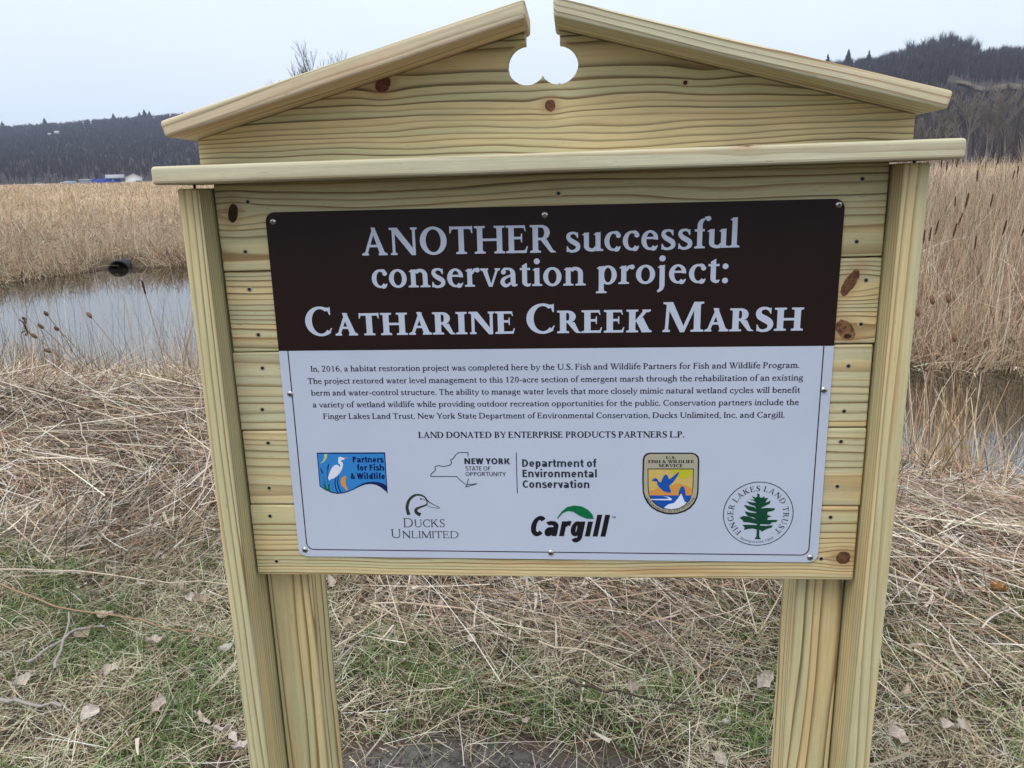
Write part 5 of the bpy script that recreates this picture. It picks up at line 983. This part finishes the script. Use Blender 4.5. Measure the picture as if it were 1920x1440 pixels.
def stripe(ink, pts, w, mat, layer=1):
    for (ax, az), (bx, bz) in zip(pts, pts[1:]):
        dx, dz = bx-ax, bz-az; l = math.hypot(dx, dz) or 1; nx, nz = -dz/l*w/2, dx/l*w/2; ex, ez = dx/l*w*.2, dz/l*w*.2
        ink.add([(ax+nx-ex, az+nz-ez), (ax-nx-ex, az-nz-ez), (bx-nx+ex, bz-nz+ez), (bx+nx+ex, bz+nz+ez)], mat, layer)
cr = 13.; bl = [(-441.2, 75.)]+[(-441.2+cr-cr*math.cos(math.radians(a)), -291+cr-cr*math.sin(math.radians(a))) for a in range(0, 91, 15)]
bl += [(441.2-cr+cr*math.sin(math.radians(a)), -291+cr-cr*math.cos(math.radians(a))) for a in range(0, 91, 15)]+[(441.2, 75.)]
stripe(ik, bl, 1.7, M_INKB); ik.build('border_line')
HW, HH = 128, 60
ik = Ink()
serif_line(ik, M_INKW, 'ANOTHER', -301, 14.1, 232.5, 231.6, 43.5, HW*.92, HH); serif_line(ik, M_INKW, 'successful', 30.7, 301.2, 232.2, 234.1, 44.0, HW*.92, HH*.9)
serif_line(ik, M_INKW, 'conservation', -288.1, 61.2, 179.8, 178.1, 43.5, HW*.92, HH*.9); serif_line(ik, M_INKW, 'project:', 77.7, 285.9, 179.5, 179.5, 43.5, HW*.92, HH*.9)
for tx, a, b in (('CATHARINE', -406.5, -54.9), ('CREEK', -35.5, 167.4), ('MARSH', 184.9, 406.4)): serif_line(ik, M_INKW, tx, a, b, 100.6, 100.6, 37.2, 148, 70, caps=48.6, W2=118, H2=56)
ik.build('headline_lettering')
BODY = [('In, 2016, a habitat restoration project was completed here by the U.S. Fish and Wildlife Partners for Fish and Wildlife Program.', -404.7, 405.3, 38.9, 39.4),
 ('The project restored water level management to this 120-acre section of emergent marsh through the rehabilitation of an existing', -411.6, 412.3, 17.5, 18.5),
 ('berm and water-control structure. The ability to manage water levels that more closely mimic natural wetland cycles will benefit', -407.6, 408.8, -3.2, -2.1),
 ('a variety of wetland wildlife while providing outdoor recreation opportunities for the public. Conservation partners include the', -406.4, 407.9, -24.3, -23.0),
 ('Finger Lakes Land Trust, New York State Department of Environmental Conservation, Ducks Unlimited, Inc. and Cargill.', -390.2, 386.6, -45.0, -44.4)]
ik = Ink()
for tx, a, b, z0, z1 in BODY: serif_line(ik, M_INKD, tx, a, b, z0, z1, 9.8, 98, 58)
ik.build('paragraph_lettering')
ik = Ink(); serif_line(ik, M_INKD, 'LAND DONATED BY ENTERPRISE PRODUCTS PARTNERS L.P.', -225.8, 225.1, -79.6, -78.8, 11., 120, 56); ik.build('donor_lettering')
# emblems
C_NAVY = flat('navy_print', (.006, .016, .10)); C_SKY = flat('sky_blue_print', (.035, .23, .60)); C_YEL = flat('yellow_print', (.55, .56, .22)); C_GRN = flat('reed_green_print', (.01, .12, .05)); C_WHT = flat('egret_white_print', (.72, .76, .88)); C_ORA = flat('orange_print', (.66, .30, .07))
C_TAN = flat('shield_tan_print', (.42, .39, .30)); C_BLK = flat('black_print', (.012, .011, .014)); C_GOLD = flat('gold_print', (.62, .45, .14)); C_LIME = flat('lime_print', (.52, .50, .035)); C_BLUE = flat('blue_print', (.012, .085, .42)); C_PINE = flat('pine_green_print', (.008, .062, .032)); C_CARG = flat('leaf_green_print', (.004, .15, .055)); C_SLATE = flat('slate_print', (.022, .035, .05)); C_OLIVE = flat('olive_print', (.03, .042, .026))
G = LOGO
ik = Ink(); ik.add(G['flag'], C_NAVY, 1); ik.add(G['flag_in'], C_SKY, 2)
for k_, m_ in (('moon', C_YEL), ('stalk1', C_NAVY), ('stalk2', C_NAVY), ('reed', C_GRN), ('egret', C_WHT), ('beak', C_ORA), ('leg1', C_NAVY), ('leg2', C_NAVY), ('orange', C_ORA)): ik.add(G[k_], m_, 3)
sans_line(ik, C_NAVY, 'Partners', -344, -289.3, -124.3, 10.8, 172, layer=4); sans_line(ik, C_NAVY, 'for Fish', -337.6, -289.4, -139.1, 10.8, 172, layer=4); sans_line(ik, C_NAVY, '& Wildlife', -350.5, -289.0, -155.0, 10.8, 172, layer=4)
ik.build('egret_emblem')
ik = Ink(); stripe(ik, G['nyline'], 1.3, C_SLATE); stripe(ik, G['nyline2'], 1.3, C_SLATE); stripe(ik, [(-57.7, -105.8), (-57.6, -180)], 1.3, C_SLATE)
sans_line(ik, C_SLATE, 'NEW YORK', -147.8, -68.5, -127, 10.8, 165); sans_line(ik, C_SLATE, 'STATE OF', -146.4, -102.8, -138.5, 7.4, 100); sans_line(ik, C_SLATE, 'OPPORTUNITY', -146.8, -76.5, -148.8, 7.4, 100)
sans_line(ik, C_SLATE, 'Department of', -48.0, 78.8, -131.6, 13.6, 145); sans_line(ik, C_SLATE, 'Environmental', -47.8, 79.5, -150.5, 13.6, 145); sans_line(ik, C_SLATE, 'Conservation', -48.1, 66.8, -170., 13.6, 145); ik.build('state_agency_emblem')
def ribbon2(ink, pts, w0, w1, mat):
    g_ = Pen(1, 1); n_ = len(pts); g_.stroke(pts, [w0+(w1-w0)*min(1, 1.3*i/(n_-1)) for i in range(n_)]); ink.add(g_.P[0], mat, 1)
ik = Ink(); ribbon2(ik, G['duckhead'], 6.2, .9, C_OLIVE); ribbon2(ik, G['duckneck'], 7., .9, C_OLIVE); g_ = Pen(1, 1); g_.dot(G['duckeye'][0][0], G['duckeye'][0][1], 1.5); ik.add(g_.P[0], C_OLIVE, 2)
serif_line(ik, C_OLIVE, 'DUCKS', -261.5, -187.7, -246, -244.8, 14.6, 62, 40, caps=17.5); serif_line(ik, C_OLIVE, 'UNLIMITED', -285, -163.9, -266.9, -266, 13.6, 62, 40, caps=17.); ik.build('duck_emblem')
ik = Ink(); sans_line(ik, C_BLK, 'Cargıll', -38.5, 94.5, -260.2, 37.5, 175, .2, tight=.95); ik.add(G['leaf'], C_CARG, 2); sans_line(ik, C_SLATE, 'TM', 105.4, 112.2, -225.4, 3.6, 90); ik.build('green_leaf_emblem')
ik = Ink(); ik.add(G['shield'], C_BLK, 1); ik.add(G['shield_in'], C_TAN, 2); ik.add(G['pic_edge'], C_BLK, 3); ik.add(G['pic'], C_GOLD, 4); ik.add(G['glow'], C_LIME, 5); ik.add(G['hill'], C_ORA, 6); ik.add(G['sea'], C_BLUE, 7); ik.add(G['mallard'], C_BLUE, 8); ik.add(G['fish'], C_BLUE, 8); ik.add(G['wave'], C_WHT, 9); ik.add(G['splash'], C_WHT, 9)
serif_line(ik, C_BLK, 'U.S.', 195.2, 212, -116.8, -116.8, 5.0, 150, 60, layer=4); serif_line(ik, C_BLK, 'FISH & WILDLIFE', 165.8, 242.3, -124.2, -123.8, 5.2, 150, 60, layer=4); serif_line(ik, C_BLK, 'SERVICE', 183.8, 223.9, -131.2, -131.1, 5.2, 150, 60, layer=4)
def on_arc(ink, mat, text, cx, cz, R, a0, a1, cap, W, H, layer=1, inward=False):
    adv = [serif_glyph(c_, W, H) for c_ in text]; tot = sum(a for _, a in adv); x = 0.; k = cap/CAP
    for P_, a in adv:
        th = math.radians(a0+(a1-a0)*(x+a/2)/tot); x += a
        for p in P_:
            q = []
            for px, pz in p:
                u, v = (px-a/2)*k, pz*k
                if not inward: rr = R+v; q.append((cx+rr*math.cos(th)+u*math.sin(th), cz+rr*math.sin(th)-u*math.cos(th)))
                else: rr = R-v; q.append((cx+rr*math.cos(th)-u*math.sin(th), cz+rr*math.sin(th)+u*math.cos(th)))
            ink.add(q, mat, layer)
on_arc(ik, C_BLK, 'DEPARTMENT OF THE INTERIOR', 204.2, -168.5, 45.0, 205, 336, 3.4, 120, 60, 4, True); ik.build('shield_emblem')
ik = Ink(); cx_, cz_ = 352.8, -215.6
circ = [(cx_+58.*math.cos(math.radians(a)), cz_+58*math.sin(math.radians(a))) for a in range(0, 365, 5)]; stripe(ik, circ, 1.3, C_SLATE)
ik.add(G['pine'], C_PINE, 2); on_arc(ik, C_SLATE, 'FINGER LAKES LAND TRUST', cx_, cz_, 41.6, 232, -49, 9.6, 96, 44); on_arc(ik, C_SLATE, 'Incorporated 1989', cx_, cz_, 53.6, 238, 303, 4.6, 80, 44, 1, True); ik.build('pine_tree_emblem')
for x, z in ((-.445, .290), (-.003, .291), (.448, .296), (-.4445, 0), (.4465, .002), (-.4455, -.292), (-.001, -.292), (.4445, -.2955)):
    V, F, V2, F2 = pan_screw(); o = multi('panel_screw', [(V, F, M_STEEL), (V2, F2, M_RECESS)], PLATE, (0,)); o.location = (x, -.0004, z)
    for me_ in (o,): me_.rotation_euler = (0, random.uniform(0, 1.5), 0)

# ================================================================ the air
hz = box_mesh('haze', -2700, 2700, -2700, 2700, -14, 215); t = NT('air'); t.n.remove(t.n[0]) if False else None
v = t.node('ShaderNodeVolumePrincipled'); v.inputs['Color'].default_value = (.66, .77, 1, 1); v.inputs['Density'].default_value = .00019; v.inputs['Anisotropy'].default_value = .2
t.l.new(v.outputs[0], t.out.inputs['Volume']); tag(link('haze', hz, mats=[t.m]), kind='stuff')
